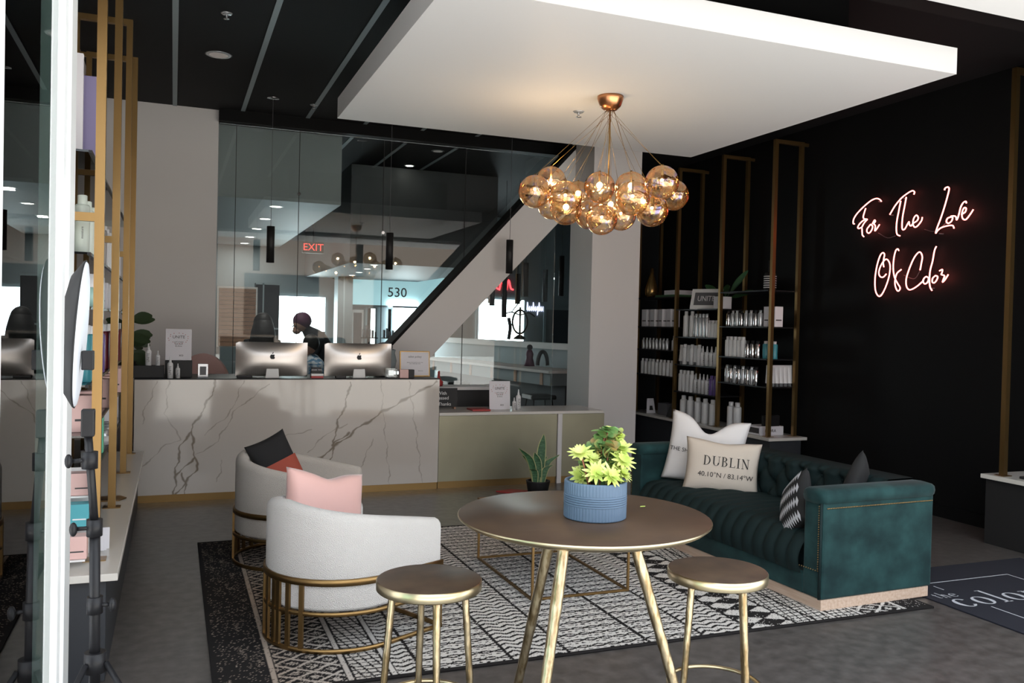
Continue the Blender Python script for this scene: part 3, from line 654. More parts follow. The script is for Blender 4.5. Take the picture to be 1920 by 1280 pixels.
# ---------------------------------------------------------------- armchairs
def upath(Rr,Lr,n=22,front=False):
    pts = [(Lr*(1-i/4),-Rr) for i in range(4)] + [(Rr*math.cos(a),Rr*math.sin(a)) for a in [-PI/2-PI*i/n for i in range(n+1)]] + [(Lr*(i+1)/4,Rr) for i in range(4)]
    return pts
def armchair(label,loc,rz,cloth):
    t = thing('armchair',label,'armchair',loc,rz); t['group'] = 'barrel armchairs on the rug'
    Lr = .40; n = 22
    def sweep(prof, Rm, lead=.0):            # prof(s) -> list of (offset,z); s 0..1 along the U
        P = upath(Rm,Lr,n); N = len(P); vs=[]; fs=[]; k=None; AL=[0]
        for a,b_ in zip(P[:-1],P[1:]): AL.append(AL[-1]+math.dist(a,b_))
        for i,(x,y) in enumerate(P):
            a = P[max(i-1,0)]; b_ = P[min(i+1,N-1)]; tx,ty = b_[0]-a[0],b_[1]-a[1]; l=math.hypot(tx,ty); nx_,ny_ = -ty/l, tx/l
            s_ = AL[i]/AL[-1]; pr = prof(s_); k=len(pr)
            for o_,z in pr: vs.append((x-nx_*o_*-1*-1, y-ny_*o_*-1*-1, z))
        for i in range(N-1):
            for j in range(k): fs.append((i*k+j,i*k+(j+1)%k,(i+1)*k+(j+1)%k,(i+1)*k+j))
        return vs,fs,[list(range(k))[::-1],[(N-1)*k+j for j in range(k)]]
    def shell(s_):
        u = abs(s_-.5)*2; top = .738-.150*(u**1.15); r = .045; pr=[]
        for a in range(7): an = PI*a/6; pr.append((r*math.cos(an), top-r+r*math.sin(an)))
        pr += [(-r,.22),(-r*.8,.20),(r*.8,.20),(r,.22)]
        return pr
    vs,fs,caps = sweep(shell,.335); m = MB().add(vs,fs,True)
    k0 = 0
    for c_ in caps: m.f.append(c_); m.sm.append(False)
    sh = m.build('upholstered_shell',cloth,t)
    bv = sh.modifiers.new('b','BEVEL'); bv.width=.02; bv.segments=3; bv.limit_method='ANGLE'; bv.angle_limit=R(50)
    # seat cushion
    pts = [(Lr+.02,-.285),(Lr+.02,.285)] + [(.285*math.cos(a),.285*math.sin(a)) for a in [PI/2+PI*i/16 for i in range(17)]]
    m = MB().prism([(x,y,.28) for x,y in pts],(0,0,.15)); s1 = m.build('seat_cushion',cloth,t)
    bv = s1.modifiers.new('b','BEVEL'); bv.width=.035; bv.segments=4; bv.limit_method='ANGLE'; bv.angle_limit=R(40)
    pts2 = [(x*.99,y*1.1) for x,y in pts]
    MB().prism([(x,y,.205) for x,y in pts2],(0,0,.07)).build('seat_base',cloth,t)
    # brass bands and base ring
    for z0,z1,nm in ((.335,.368,'brass_band'),(.185,.205,'lower_band'),(0,.022,'base_ring')):
        P = upath(.387,Lr,n); m = MB(); vs=[];fs=[]; N=len(P)
        for i,(x,y) in enumerate(P):
            a = P[max(i-1,0)]; b_ = P[min(i+1,N-1)]; tx,ty = b_[0]-a[0],b_[1]-a[1]; l=math.hypot(tx,ty); nx_,ny_ = -ty/l, tx/l
            for o_,z in ((-.006,z0),(.006,z0),(.006,z1),(-.006,z1)): vs.append((x+nx_*o_,y+ny_*o_,z))
        for i in range(N-1):
            for j in range(4): fs.append((i*4+j,i*4+(j+1)%4,(i+1)*4+(j+1)%4,(i+1)*4+j))
        m.add(vs,fs,True); m.f.append([0,1,2,3]); m.sm.append(False); m.f.append([(N-1)*4+j for j in (3,2,1,0)]); m.sm.append(False)
        if nm != 'brass_band': m.box(Lr-.012,Lr,-.393,.393,z0,z1)
        m.build(nm,'brass',t)
    for s_ in (-1,1):
        for da in (3,13,25):
            a = PI+s_*R(da); x,y = .387*math.cos(a),.387*math.sin(a); M_ = Matrix.Translation((x,y,0))@Matrix.Rotation(a,4,'Z')
            MB().box(-.007,.007,-.012,.012,.02,.337,M=M_).build('upright','brass',t)
        MB().box(Lr-.03,Lr-.004,s_*.387-.007,s_*.387+.007,.02,.337).build('upright','brass',t)
    return t
armchair('white boucle barrel armchair with brass base, nearer one with a pink pillow',(.85,4.62,.012),R(27),'boucle')
armchair('taupe boucle barrel armchair with brass base, farther one with a black and rust pillow',(.79,6.12,.012),R(-26),'boucle_taupe')

# ---------------------------------------------------------------- pillows
def pillow_mesh(w,h,th,m_,name,parent,chop=0,n=26,pinch=.07):
    def surf(u,v):
        ed = (1-abs(u)**2.6)*(1-abs(v)**2.6); z = th/2*max(0,ed)**.42
        x = u*w/2*(1-pinch*(1-v*v)*abs(u)); y = v*h/2*(1-pinch*(1-u*u)*abs(v))
        if v > 0: y -= chop*v*v*math.exp(-(u/.38)**2)
        return x,y,z
    m = MB(); vs=[]; fs=[]
    for s_ in (1,-1):
        k = len(vs)
        for j in range(n+1):
            for i in range(n+1):
                x,y,z = surf(-1+2*i/n,-1+2*j/n); vs.append((x,y,s_*z))
        for j in range(n):
            for i in range(n):
                a = k+j*(n+1)+i; f_ = (a,a+1,a+n+2,a+n+1); fs.append(f_ if s_>0 else f_[::-1])
    m.add(vs,fs,True); o = m.build(name,m_,parent); 
    import bmesh
    bm = bmesh.new(); bm.from_mesh(o.data); bmesh.ops.remove_doubles(bm,verts=bm.verts,dist=.0008); bm.to_mesh(o.data); bm.free()
    return o,surf
def face(loc,normal,roll=0):     # local z -> normal, local y -> up
    n_ = Vector(normal).normalized(); up = Vector((0,0,1)); x = up.cross(n_).normalized(); y = n_.cross(x)
    M_ = Matrix.Identity(4)
    for i in range(3): M_[i][0]=x[i]; M_[i][1]=y[i]; M_[i][2]=n_[i]; M_[i][3]=loc[i]
    return M_@Matrix.Rotation(roll,4,'Z')
def pillow(name,label,loc,normal,roll,w,h,th,m_,chop=0,extra=None,grp=None):
    t = thing(name,label,'pillow',(0,0,0)); t.matrix_world = face(loc,normal,roll)
    if grp: t['group']=grp
    o,surf = pillow_mesh(w,h,th,m_,'cover',t,chop)
    if extra: extra(t,w,h,surf)
    return t
def on_surf(w,h,th,eps=.0025):
    def f(co):
        u = max(-.97,min(.97,co.x/(w/2))); v = max(-.97,min(.97,co.y/(h/2)))
        z = th/2*((1-abs(u)**2.6)*(1-abs(v)**2.6))**.42
        return Vector((co.x,co.y,z+eps+co.z))
    return f
# serif capitals and lower case built from strokes
def serif(s,size):
    """list of quads/polylines as flat strokes: returns MB in xy plane, x from 0"""
    m = MB(); x = 0; thk,thn = .13,.045
    def st(a,b,w):
        a=Vector((*a,0))*size; b=Vector((*b,0))*size; d=(b-a).normalized(); nn=Vector((-d.y,d.x,0))*(w*size/2); m.add([a-nn,b-nn,b+nn,a+nn],[(0,1,2,3)])
    def ser(cx,y,w=.26): st((cx-w/2,y),(cx+w/2,y),thn)
    def arc(cx,cy,rx,ry,a0,a1,inner=.72,n=22):
        vs=[];fs=[]
        for i in range(n+1):
            a=a0+(a1-a0)*i/n; c_,s_=math.cos(a),math.sin(a)
            vs += [((cx+rx*c_)*size,(cy+ry*s_)*size,0),((cx+(rx-thk*abs(c_)-thn*abs(s_))*c_)*size,(cy+(ry-thn)*s_)*size,0)]
        for i in range(n): fs.append((2*i,2*i+1,2*i+3,2*i+2))
        m.add(vs,fs)
    for c_ in s:
        if c_=='D': st((x+.13,0),(x+.13,1),thk); ser(x+.12,.02); ser(x+.12,.98); arc(x+.2,.5,.5,.5,-PI/2,PI/2); adv=.85
        elif c_=='U': st((x+.13,.32),(x+.13,1),thk); ser(x+.13,.98,.32); arc(x+.38,.34,.315,.34,PI,2*PI); st((x+.67,.32),(x+.67,1),thn); ser(x+.67,.98,.26); adv=.88
        elif c_=='B': st((x+.13,0),(x+.13,1),thk); ser(x+.12,.02); ser(x+.12,.98); arc(x+.2,.76,.34,.25,-PI/2,PI/2); arc(x+.2,.27,.40,.28,-PI/2,PI/2); adv=.72
        elif c_=='L': st((x+.16,0),(x+.16,1),thk); ser(x+.16,.98,.34); st((x,.02),(x+.58,.02),thn); st((x+.57,0),(x+.6,.22),thn); adv=.70
        elif c_=='I': st((x+.17,0),(x+.17,1),thk); ser(x+.17,.98,.34); ser(x+.17,.02,.34); adv=.43
        elif c_=='N': st((x+.14,0),(x+.14,1),thn); ser(x+.14,.02,.26); ser(x+.10,.98,.2); st((x+.12,1),(x+.68,0),thk); st((x+.68,0),(x+.68,1),thn); ser(x+.68,.98,.26); adv=.9
        elif c_=='c': arc(x+.28,.3,.28,.31,.7,2*PI-.6); adv=.60
        elif c_=='o': arc(x+.30,.3,.30,.31,0,2*PI); adv=.70
        elif c_=='l': st((x+.14,0),(x+.14,1.0),thk*.8); ser(x+.14,.02,.3); ser(x+.08,.98,.14); adv=.34
        elif c_=='r': st((x+.14,0),(x+.14,.6),thk*.8); ser(x+.14,.02,.3); ser(x+.08,.58,.14); arc(x+.32,.38,.18,.22,.8,PI); adv=.56
        elif c_=='t': st((x+.14,.05),(x+.14,.8),thk*.7); ser(x+.15,.58,.3); st((x+.14,.03),(x+.3,.05),thn); adv=.4
        elif c_=='h': st((x+.14,0),(x+.14,1.0),thk*.7); arc(x+.3,.33,.17,.27,0,PI); st((x+.44,0),(x+.44,.35),thk*.7); ser(x+.44,.02,.2); ser(x+.14,.02,.2); adv=.66
        elif c_=='e': arc(x+.28,.3,.28,.31,.25,2*PI-.7); st((x+.05,.33),(x+.52,.33),thn); adv=.62
        else: adv=.5
        x += adv+.06
    return m,x*size
def dublin(t,w,h,surf):
    m,W_ = serif('DUBLIN',.072); f = on_surf(w,h,.17)
    m.v = [tuple(f(Vector((v[0]-W_/2+.03,v[1]+.005,.0005)))) for v in m.v]; m.build('lettering','ink',t)
    text('lettering','40.10°N / 83.14°W',.052,'ink',t,Matrix.Identity(4),warp=lambda c: f(Vector((c.x+.025,c.y-.065,c.z))))
pillow('throw_pillow','white pillow with chopped top leaning behind the printed pillow on the green sofa',(3.97,5.80,.70),(-.60,-.80,.16),R(-8),.62,.56,.17,'white_cotton',.13,
   lambda t,w,h,s_: text('lettering','THE SH',.045,'ink',t,Matrix.Identity(4),warp=lambda c: on_surf(w,h,.17)(Vector((c.x-.20,c.y-.03,c.z)))))
pillow('throw_pillow','beige pillow printed DUBLIN with coordinates on the green sofa',(3.93,5.52,.615),(-.52,-.85,.12),R(-4),.57,.41,.17,'linen',.015,dublin)
def stripes(t,w,h,surf):
    f = on_surf(w,h,.13,.003)
    for k_ in range(4):
        m = MB(); y0 = -.15+.095*k_
        for i in range(12):
            a = -w/2*.86+i*w*.86/12; b_ = a+w*.86/12; mid=(a+b_)/2
            for s1 in (1,-1): m.add([tuple(f(Vector((p[0],p[1],.001)))) for p in ((a,y0),(b_,y0),(mid,y0+s1*.036))],[(0,1,2)])
        m.build('stripe','mat_white',t)
pillow('throw_pillow','black pillow with white zigzag stripes beside the near arm of the sofa',(3.70,4.40,.56),(-.80,.35,.20),R(38),.36,.36,.13,'black_cloth',0,stripes)
pillow('throw_pillow','dark velvet pillow in the near back corner of the sofa',(4.20,4.42,.62),(-.5,.8,.15),R(42),.40,.40,.13,'black_cloth')
pillow('throw_pillow','pink velvet pillow standing in the white armchair',(.80,4.82,.655),(.45,-.85,.22),R(-11),.52,.34,.17,'pink_velvet',.035)
def band(t,w,h,surf):
    f = on_surf(w,h,.13,.002); m = MB(); n=14; vs=[];fs=[]
    for j in range(7):
        for i in range(n+1): vs.append(tuple(f(Vector((-w/2*.93+i*w*.93/n,-.13+.15*j/6,.001)))))
    for j in range(6):
        for i in range(n): a=j*(n+1)+i; fs.append((a,a+1,a+n+2,a+n+1))
    m.add(vs,fs,True).build('stripe','rust_cloth',t)
pillow('throw_pillow','black pillow with a rust red band standing in the taupe armchair',(.69,6.20,.645),(.25,-.92,.25),R(22),.31,.42,.13,'black_cloth',0,band)

# ---------------------------------------------------------------- sofa
def sofa():
    t = thing('sofa','dark green velvet tufted sofa with nailheads and pale oak plinth','sofa',(3.575,4.01,.012),R(92.0))
    Ls,D = 2.16,.90                                            # local x along the length (away), local -y towards the wall
    MB().box(.012,Ls-.012,-D+.012,-.012,0,.066,bev=.004).build('plinth','oak',t)
    def rb(x0,x1,y0,y1,z0,z1,nm,m_,b=.02):
        return MB().box(x0,x1,y0,y1,z0,z1,bev=b).build(nm,m_,t)
    rb(.15,Ls-.15,-D,0,.067,.20,'base_rail','velvet',.012)
    for x0,x1,nm in ((0,.16,'arm'),(Ls-.16,Ls,'arm')):
        a = rb(x0,x1,-D,-.0,.067,.655,nm,'velvet',.015)
        m = MB(); vs=[];fs=[];n=12                             # padded top roll
        for i,y in enumerate([.016,.012,-.02,-D*.5,-D+.03,-D-.012,-D-.018]):
            sc = [.3,.8,1,1,1,.8,.3][i]
            for j in range(n):
                a_=2*PI*j/n; cx=(x0+x1)/2; rx=.098*sc; rz=.05*sc
                vs.append((cx+rx*math.copysign(abs(math.cos(a_))**.6,math.cos(a_)), y, .672+rz*math.copysign(abs(math.sin(a_))**.7,math.sin(a_))))
        for i in range(6):
            for j in range(n): fs.append((i*n+j,i*n+(j+1)%n,(i+1)*n+(j+1)%n,(i+1)*n+j))
        m.add(vs,fs,True); m.f.append(list(range(n))); m.sm.append(False); m.f.append([6*n+j for j in range(n)]); m.sm.append(False)
        m.build('arm_roll','velvet',a)
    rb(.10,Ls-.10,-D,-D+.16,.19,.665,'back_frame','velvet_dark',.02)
    # tufted inner back, top roll included
    x0,x1 = .17,Ls-.17; nx,nz_ = 150,46; vs=[];fs=[]
    for i in range(nx+1):
        x = x0+(x1-x0)*i/nx
        for j in range(nz_+1):
            z = .38+.34*j/nz_; u = (x-x0)/.19; v = (z-.38)/.135
            best = min(math.hypot((u-round(u)-0)*1.0,(v-(2*round(v/2)))*.9), math.hypot((u-.5-round(u-.5)),(v-1-2*round((v-1)/2))*.9))
            d1 = abs(((u+v*.5)%1)-.5); d2 = abs(((u-v*.5)%1)-.5); crease = min(.5-d1,.5-d2)
            hgt = .055*(1-math.exp(-(best/.22)**1.5))*min(1,.55+crease*2.2)
            top = max(0,(z-.68)/.04); y = -D+.16+.045+hgt-.05*top**2
            vs.append((x,y,z))
    for i in range(nx):
        for j in range(nz_): a=i*(nz_+1)+j; fs.append((a,a+nz_+1,a+nz_+2,a+1))
    k0=len(vs)
    for i in range(nx+1): x=x0+(x1-x0)*i/nx; vs.append((x,-D-.01,.722)); vs.append((x,-D-.01,.60))
    for i in range(nx):
        a=i*(nz_+1)+nz_; fs.append((a,a+nz_+1,k0+2*(i+1),k0+2*i)); fs.append((k0+2*i,k0+2*i+2,k0+2*i+3,k0+2*i+1))
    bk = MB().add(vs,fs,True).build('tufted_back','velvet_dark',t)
    m = MB()
    for i in range(1,10):
        for j,v in enumerate((0,1,2)):
            x = x0+.19*(i+(.5 if v%2 else 0)); z = .38+.135*v
            if x < x1-.03 and z>.4: m.sphere((x,-D+.216,z),.011,8,6,(1,.5,1))
    m.build('buttons','velvet_dark',bk)
    # seat: deep pulled channels that roll over the front
    nx,ny = 170,40; vs=[];fs=[]
    for i in range(nx+1):
        x = x0+(x1-x0)*i/nx
        for j in range(ny+1):
            s_ = j/ny; ch_ = abs(math.sin(PI*(x-x0)/.107+.25*math.sin(s_*5)))**.6
            if s_ < .62: y = -D+.2+(D-.26)*s_/.62; z = .415+.02*math.sin(PI*s_/.62)
            else:
                a_ = (s_-.62)/.38; y = -.06+.075*math.sin(a_*PI*.75); z = .415-.235*a_**1.15
            bx = .016*ch_*(.6+.8*min(1,s_*1.4)) 
            n_y = 0 if s_<.62 else 1
            vs.append((x, y+(bx if n_y else 0), z+(bx if not n_y else bx*.4)))
    for i in range(nx):
        for j in range(ny): a=i*(ny+1)+j; fs.append((a,a+ny+1,a+ny+2,a+1))
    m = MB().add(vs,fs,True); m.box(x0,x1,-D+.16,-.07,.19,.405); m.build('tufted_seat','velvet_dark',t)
    # nailheads
    m = MB()
    def nails(a,b_,n):
        for i in range(n+1):
            p = Vector(a).lerp(Vector(b_),i/n); m.sphere(p,.0048,6,4)
    nails((-.003,-.03,.610),(-.003,-D+.02,.610),66); m.build('nailhead_trim','brass_dark',t); m = MB(); nails((.03,.004,.62),(.03,.004,.235),28); nails((.03,.004,.235),(Ls-.03,.004,.205),110); nails((Ls-.03,.004,.235),(Ls-.03,.004,.62),28)
    m.build('nailhead_trim','brass_dark',t)
    m = MB().cyl((.015,.003,.07),(.015,.003,.64),.008,n=8); m.build('piping','velvet_dark',t)
sofa()

# ---------------------------------------------------------------- coffee table
t = thing('coffee_table','thin square framed brass coffee table on the rug','coffee table',(2.02,4.71,.012))
w,dp,hh,e = .665,.99,.41,.014
m_top = MB().box(-.005,w+.005,-.005,dp+.005,hh,hh+.022,bev=.003).build('table_top','brass_dark',t)
for x in (0,w-e):
    for y in (0,dp-e): MB().box(x,x+e,y,y+e,0,hh).build('leg','brass',t)
m = MB().box(e,w-e,0,e,0,e).box(e,w-e,dp-e,dp,0,e).box(0,e,e,dp-e,0,e).box(w-e,w,e,dp-e,0,e); m.build('base_frame','brass',t)
m = MB().box(e,w-e,0,e,hh-e,hh).box(e,w-e,dp-e,dp,hh-e,hh).box(0,e,e,dp-e,hh-e,hh).box(w-e,w,e,dp-e,hh-e,hh); m.build('top_frame','brass',t)

# ---------------------------------------------------------------- bar table, stools
def leg_mesh(a,b_,r0,r1,seed):
    rr = random.Random(seed); pts=[]; rad=[]; a=Vector(a); b_=Vector(b_); n=26
    for i in range(n+1): f_=i/n; pts.append(a.lerp(b_,f_)); rad.append((r0+(r1-r0)*f_)*(1+rr.uniform(-.07,.07)))
    return MB().tube(pts,rad,9)
t = thing('round_bar_table','round bar height table with dark bronze top and hammered brass legs','table',(1.345,2.69,0))
prof = [(0,.972),(.40,.972),(.425,.982),(.44,.994),(.4405,.998),(.438,1.0)]
MB().lathe(prof,72).build('rim','brass_rim',t)
MB().lathe([(.4385,.9995),(.437,1.001),(0,1.001)],72).build('table_top','tabletop',t)
MB().lathe([(0,.955),(.22,.955),(.22,.973)],40).build('mounting_plate','brass_dark',t)
base = -math.atan2(.367,.93)
for i,an in enumerate((4,124,-116)):
    a = base*1+R(an); r1_,r2_ = .165,.46; d_ = Vector((math.cos(a),math.sin(a),0))
    leg_mesh(d_*r1_+Vector((0,0,.957)), d_*r2_, .021,.016,40+i).build('leg','hammered',t)
def stool(label,x,y,th0):
    t = thing('bar_stool',label,'bar stool',(x,y,0),th0); t['group']='hammered brass bar stools by the round table'
    rs=.187; zt=.752
    MB().lathe([(0,zt-.036),(rs-.004,zt-.036),(rs,zt-.032),(rs,zt-.004),(rs-.004,zt)],56).build('seat_rim','brass_rim',t)
    MB().lathe([(rs-.003,zt-.0005),(rs-.006,zt+.0008),(0,zt+.0008)],56).build('seat','seat_top',t)
    for k_ in range(4):
        a=PI/2*k_; d_=Vector((math.cos(a),math.sin(a),0)); leg_mesh(d_*.13+Vector((0,0,zt-.036)),d_*.185,.0135,.0115,50+k_).build('leg','hammered',t)
    rg=.185-(.055)*(.33/zt)+.012
    MB().tube([(rg*math.cos(a),rg*math.sin(a),.315) for a in [2*PI*q/40 for q in range(40)]],.008,8,True).build('foot_ring','brass_rim',t)
stool('round brass bar stool left of the round table, before the white armchair',.859,2.925,base+R(17))
stool('round brass bar stool right of the round table, before the green sofa',1.929,2.72,base+R(32))
# fallen leaf on table
m = MB(); leaf(m,(1.60,2.74,1.0035),(1,.4,0),.028,.008,bend=0); tag(m.build('fallen_leaf','succulent'),'tiny yellow fallen leaf on the round table','leaf')

# planter with succulents
t = thing('succulent_planter','ribbed blue ceramic pot of yellow green succulents on the round table','planter',(1.365,2.645,1.001))
rp,hp = .108,.128
prof=[(0,.0),(rp-.006,0),(rp-.002,.004)]
zs=[.004+.0016*i for i in range(78)]
prof=[(0,0),(rp-.006,0)]+[((rp-.001)+(.0022*math.cos(2*PI*(z-.05)/.0078) if .050<z<.085 else 0),z) for z in zs if z<hp-.003]+[(rp-.002,hp),(rp-.012,hp),(rp-.014,hp-.02),(0,hp-.02)]
MB().lathe(prof,240,ribs=lambda a,z:1+(.010*math.cos(60*a) if (z<.048 or z>.087) and .003<z<hp-.002 else 0)).build('pot','pot_blue',t)
MB().lathe([(0,hp-.016),(rp-.014,hp-.018)],24).build('soil','soil',t)
rr = random.Random(4)
def rosette(m,p,axis,L,w,n,layers=2):
    ax=Vector(axis).normalized(); u=ax.orthogonal().normalized(); v=ax.cross(u)
    for l_ in range(layers):
        for i in range(n):
            a=2*PI*i/n+l_*.4+rr.uniform(-.1,.1); el=.25+.5*l_; d_=(u*math.cos(a)+v*math.sin(a))*math.cos(el)+ax*math.sin(el)
            leaf(m,Vector(p),d_,L*(1-.25*l_)*rr.uniform(.85,1.1),w,up=ax,bend=.12,seg=5)
STEMS = [((-.035,-.02),(-.075,-.03,.225),1),((.02,-.05),(.015,-.085,.155),1),((.05,-.02),(.078,-.035,.235),1),((.03,.0),(.05,-.02,.17),1),((.0,.02),(.02,.02,.19),0),((.04,.03),(.055,.03,.27),0),((.01,.03),(.045,.0,.30),0),((.06,0),(.085,.01,.20),0),((-.02,.04),(.005,.0,.235),0),((-.04,.01),(-.045,.02,.14),1),((.05,-.05),(.06,-.075,.16),1),((.0,-.03),(-.03,-.06,.165),1),((.03,.0),(.03,-.03,.245),0),((.05,.01),(.075,-.01,.255),0),((.0,.0),(-.005,-.01,.185),0),((-.02,0),(-.03,-.02,.205),1),((.05,-.03),(.07,-.06,.20),1),((.06,.03),(.08,.02,.285),0),((.02,.02),(.03,.0,.275),0)]
for i,((bx,by),tip,kind) in enumerate(STEMS):
    m = MB(); b_=Vector((bx,by,hp-.02)); tp=Vector(tip); mid=(b_+tp)/2+Vector((rr.uniform(-.01,.01),rr.uniform(-.01,.01),.012)); P_=catmull([b_,mid,tp],5)
    if kind:
        rosette(m,tp,(tp-mid).normalized()+Vector((rr.uniform(-.4,.4),-.5,.25)),.050,.0068,11,2)
        for q in range(3,len(P_)-1,2):
            for s_ in range(3): a=rr.uniform(0,6.28); leaf(m,P_[q],(math.cos(a),math.sin(a),.35),.040,.007,bend=.3)
        st = m.build('succulent_sprig','succulent',t)
    else:
        for q in range(2,len(P_)):
            for s_ in range(3): a=rr.uniform(0,6.28); leaf(m,P_[q],(math.cos(a),math.sin(a),rr.uniform(-.2,.7)),.046,.019,up=Vector((rr.uniform(-.8,.8),-1,rr.uniform(.2,1.2))).normalized(),bend=.12)
        leaf(m,tp,(-.7,-.3,.4),.05,.016); leaf(m,tp,(.8,-.2,.1),.045,.015); st = m.build('leafy_sprig','succulent' if i%2 else 'succulent_dark',t)
    MB().tube(P_,.0028,6).build('stem','red_stem',st)
m = MB(); leaf(m,(.045,0,.30),(-1,-.2,.1),.075,.018,bend=.1); leaf(m,(.045,0,.30),(-.2,-.5,.6),.06,.02,bend=.5); leaf(m,(.05,0,.30),(.7,-.1,.3),.05,.017,bend=.7); m.build('broad_leaves','succulent_dark',t)

# snake plant on floor
t = thing('snake_plant','snake plant with yellow edged leaves in a dark pot on the floor','plant',(3.30,7.60,0))
MB().lathe([(0,0),(.085,0),(.115,.165),(.118,.175),(.10,.175),(.098,.16),(0,.155)],28).build('pot','matte_black',t)
SL=[((-.03,0),(-.22,-.03,.50),.028),((-.02,.02),(-.16,.02,.42),.026),((0,-.02),(-.05,-.02,.45),.03),((.02,0),(.05,.0,.62),.034),((.03,.02),(.21,-.02,.42),.028),((.03,-.03),(.13,-.05,.33),.024),((-.04,-.03),(-.12,-.06,.30),.026),((.0,.03),(.10,.03,.40),.026)]
for (bx,by),tip,w_ in SL:
    b_=Vector((bx,by,.15)); tp=Vector(tip); mid=b_.lerp(tp,.5)+Vector((-(tp.x)*.15,0,.05)); P_=catmull([b_,mid,tp],7); m=MB(); e_=MB(); n=len(P_); vs=[];fs=[];v2=[]
    side=Vector((.93,-.367,0))
    for i,p in enumerate(P_):
        f_=i/(n-1); ww=w_*(.75+.5*math.sin(PI*f_*.8))*(1-f_**4)+.0008; vs+=[p-side*ww,p+Vector((0,.012,0))*(ww/w_),p+side*ww]; v2+=[p-side*(ww+.005),p-side*ww*.92+Vector((0,-.002,0)),p+side*ww*.92+Vector((0,-.002,0)),p+side*(ww+.005)]
    for i in range(n-1): a=3*i; fs+=[(a,a+1,a+4,a+3),(a+1,a+2,a+5,a+4)]
    lf_=MB().add(vs,fs,True).build('leaf','snake_leaf',t); f2=[]
    for i in range(n-1): a=4*i; f2+=[(a,a+1,a+5,a+4),(a+2,a+3,a+7,a+6)]
    MB().add(v2,f2,True).build('leaf_edge','snake_edge',lf_)
m = MB().prism([(3.02,8.0,.002),(3.16,7.86,.002),(3.36,7.94,.002),(3.2,8.05,.002)],(0,0,.012)); tag(m.build('folder','red_card'),'red folder lying on the floor behind the snake plant','folder')

# ---------------------------------------------------------------- shelving units
def unit(name,label,posts,xf,xr,z0,ztop,cat='shelving unit'):
    t = thing(name,label,cat,(xf,posts[0],z0)); e=.021; s = 1 if xr>xf else -1
    for y in posts:
        for x in (0,xr-xf):
            MB().box(x-e,x+e,y-posts[0]-e,y-posts[0]+e,.0,ztop-z0).build('post','brass',t)
            MB().box(x-.05,x+.05,y-posts[0]-.04,y-posts[0]+.04,0,.005).build('foot_plate','brass_dark',t)
        MB().box(min(0,xr-xf)-e,max(0,xr-xf)+e,y-posts[0]-e,y-posts[0]+e,ztop-z0,ztop-z0+.042).build('top_bar','brass',t)
        a=(xr-xf); MB().box(min(a,a+s*.09),max(a,a+s*.09),y-posts[0]-.012,y-posts[0]+.012,ztop-z0+.0,ztop-z0+.036).build('wall_bracket','brass',t)
    return t
def counter(label,x0,x1,y0,y1,zt,front_m='cabinet_navy',rec=.03):
    t = thing('bench_cabinet',label,'cabinet',(x0,y0,0)); lx=x1-x0; ly=y1-y0
    a = rec if front_m else 0
    MB().box(.03,lx-.03,.03,ly,0,zt-.035,bev=.003).build('body',front_m,t)
    MB().box(-.02,lx+.02,-.01,ly+.01,zt-.034,zt,bev=.003).build('worktop','quartz',t)
    n=max(1,round(ly/1.1)); 
    return t
# right wall, far unit
posts_r=[7.80,8.76,9.73,10.74]
counter('low dark cabinet with pale worktop under the far right shelving',6.08,6.56,7.68,10.9,.50,'cabinet_navy')
ur = unit('shelving_unit','tall brass post shelving unit of hair products on the dark right wall',posts_r,6.15,6.50,.50,3.74)
def shelf(t_loc,t,x0,x1,y0,y1,z,m_='black_plastic',th=.014):
    MB().box(x0-t_loc[0],x1-t_loc[0],y0-t_loc[1],y1-t_loc[1],z-t_loc[2]-th,z-t_loc[2]).build('shelf',m_,t)
lr=(6.15,7.80,.50)
SH = dict(A=[1.70,1.385,1.04,2.10],B=[1.575,1.217,.866,1.93],C=[1.718,1.359,1.05,2.127]); YB=dict(A=(9.76,10.72),B=(8.79,9.70),C=(7.83,8.73))
for b_,(ya,yb) in YB.items():
    for z in SH[b_]:
        shelf(lr,ur,6.12,6.54,ya,yb,z)
def row(keys,b_,z,n,x,label,group,sc=1,y0=None,y1=None,zsc=None,jit=.004):
    ya,yb = YB[b_]; ya = y0 if y0 else ya+.05; yb = y1 if y1 else yb-.05
    for i in range(n):
        y = ya+(yb-ya)*(i+.5)/n if n>1 else (ya+yb)/2
        key = keys[i%len(keys)] if isinstance(keys,(list,tuple)) else keys
        s1 = (sc,sc,(zsc or sc)); place(key,(x+random.uniform(-jit,jit),y,z+.0005),label,group,rz=random.uniform(-.2,.2)+(-PI/2 if key in('tube',) else 0)*0,sc=s1)
g='products on the far right shelves, '
row('box','A',1.70,4,6.22,'white carton on the upper left shelf of the right unit',g+'white cartons',.95)
row('silver','A',1.385,8,6.19,'small silver bottle in the middle row of the left bay',g+'left bay middle row',.72,y0=9.95)
place('spray_big',(6.2,9.86,1.3855),'white spray bottle at the right end of the left bay middle row')
row('white','A',1.04,9,6.19,'white bottle in the lowest shelf row of the left bay',g+'left bay lowest row',.85)
row('white','B',1.575,2,6.19,'tall white bottle at the left of the central bay upper row',g+'central bay tall pair',1.0,y0=9.35,y1=9.62,zsc=1.32)
row('silver','B',1.575,4,6.19,'silver bottle in the middle of the central bay upper row',g+'central bay silver bottles',.95,y0=9.05,y1=9.36,zsc=1.35)
row('white','B',1.575,3,6.19,'short white bottle at the right of the central bay upper row',g+'central bay short bottles',.85,y0=8.84,y1=9.06,zsc=.85)
row(['white','tube'],'B',1.217,6,6.19,'white bottle or tube at the left of the central bay middle row',g+'central bay middle row left',.95,y0=9.2,y1=9.68,zsc=1.05)
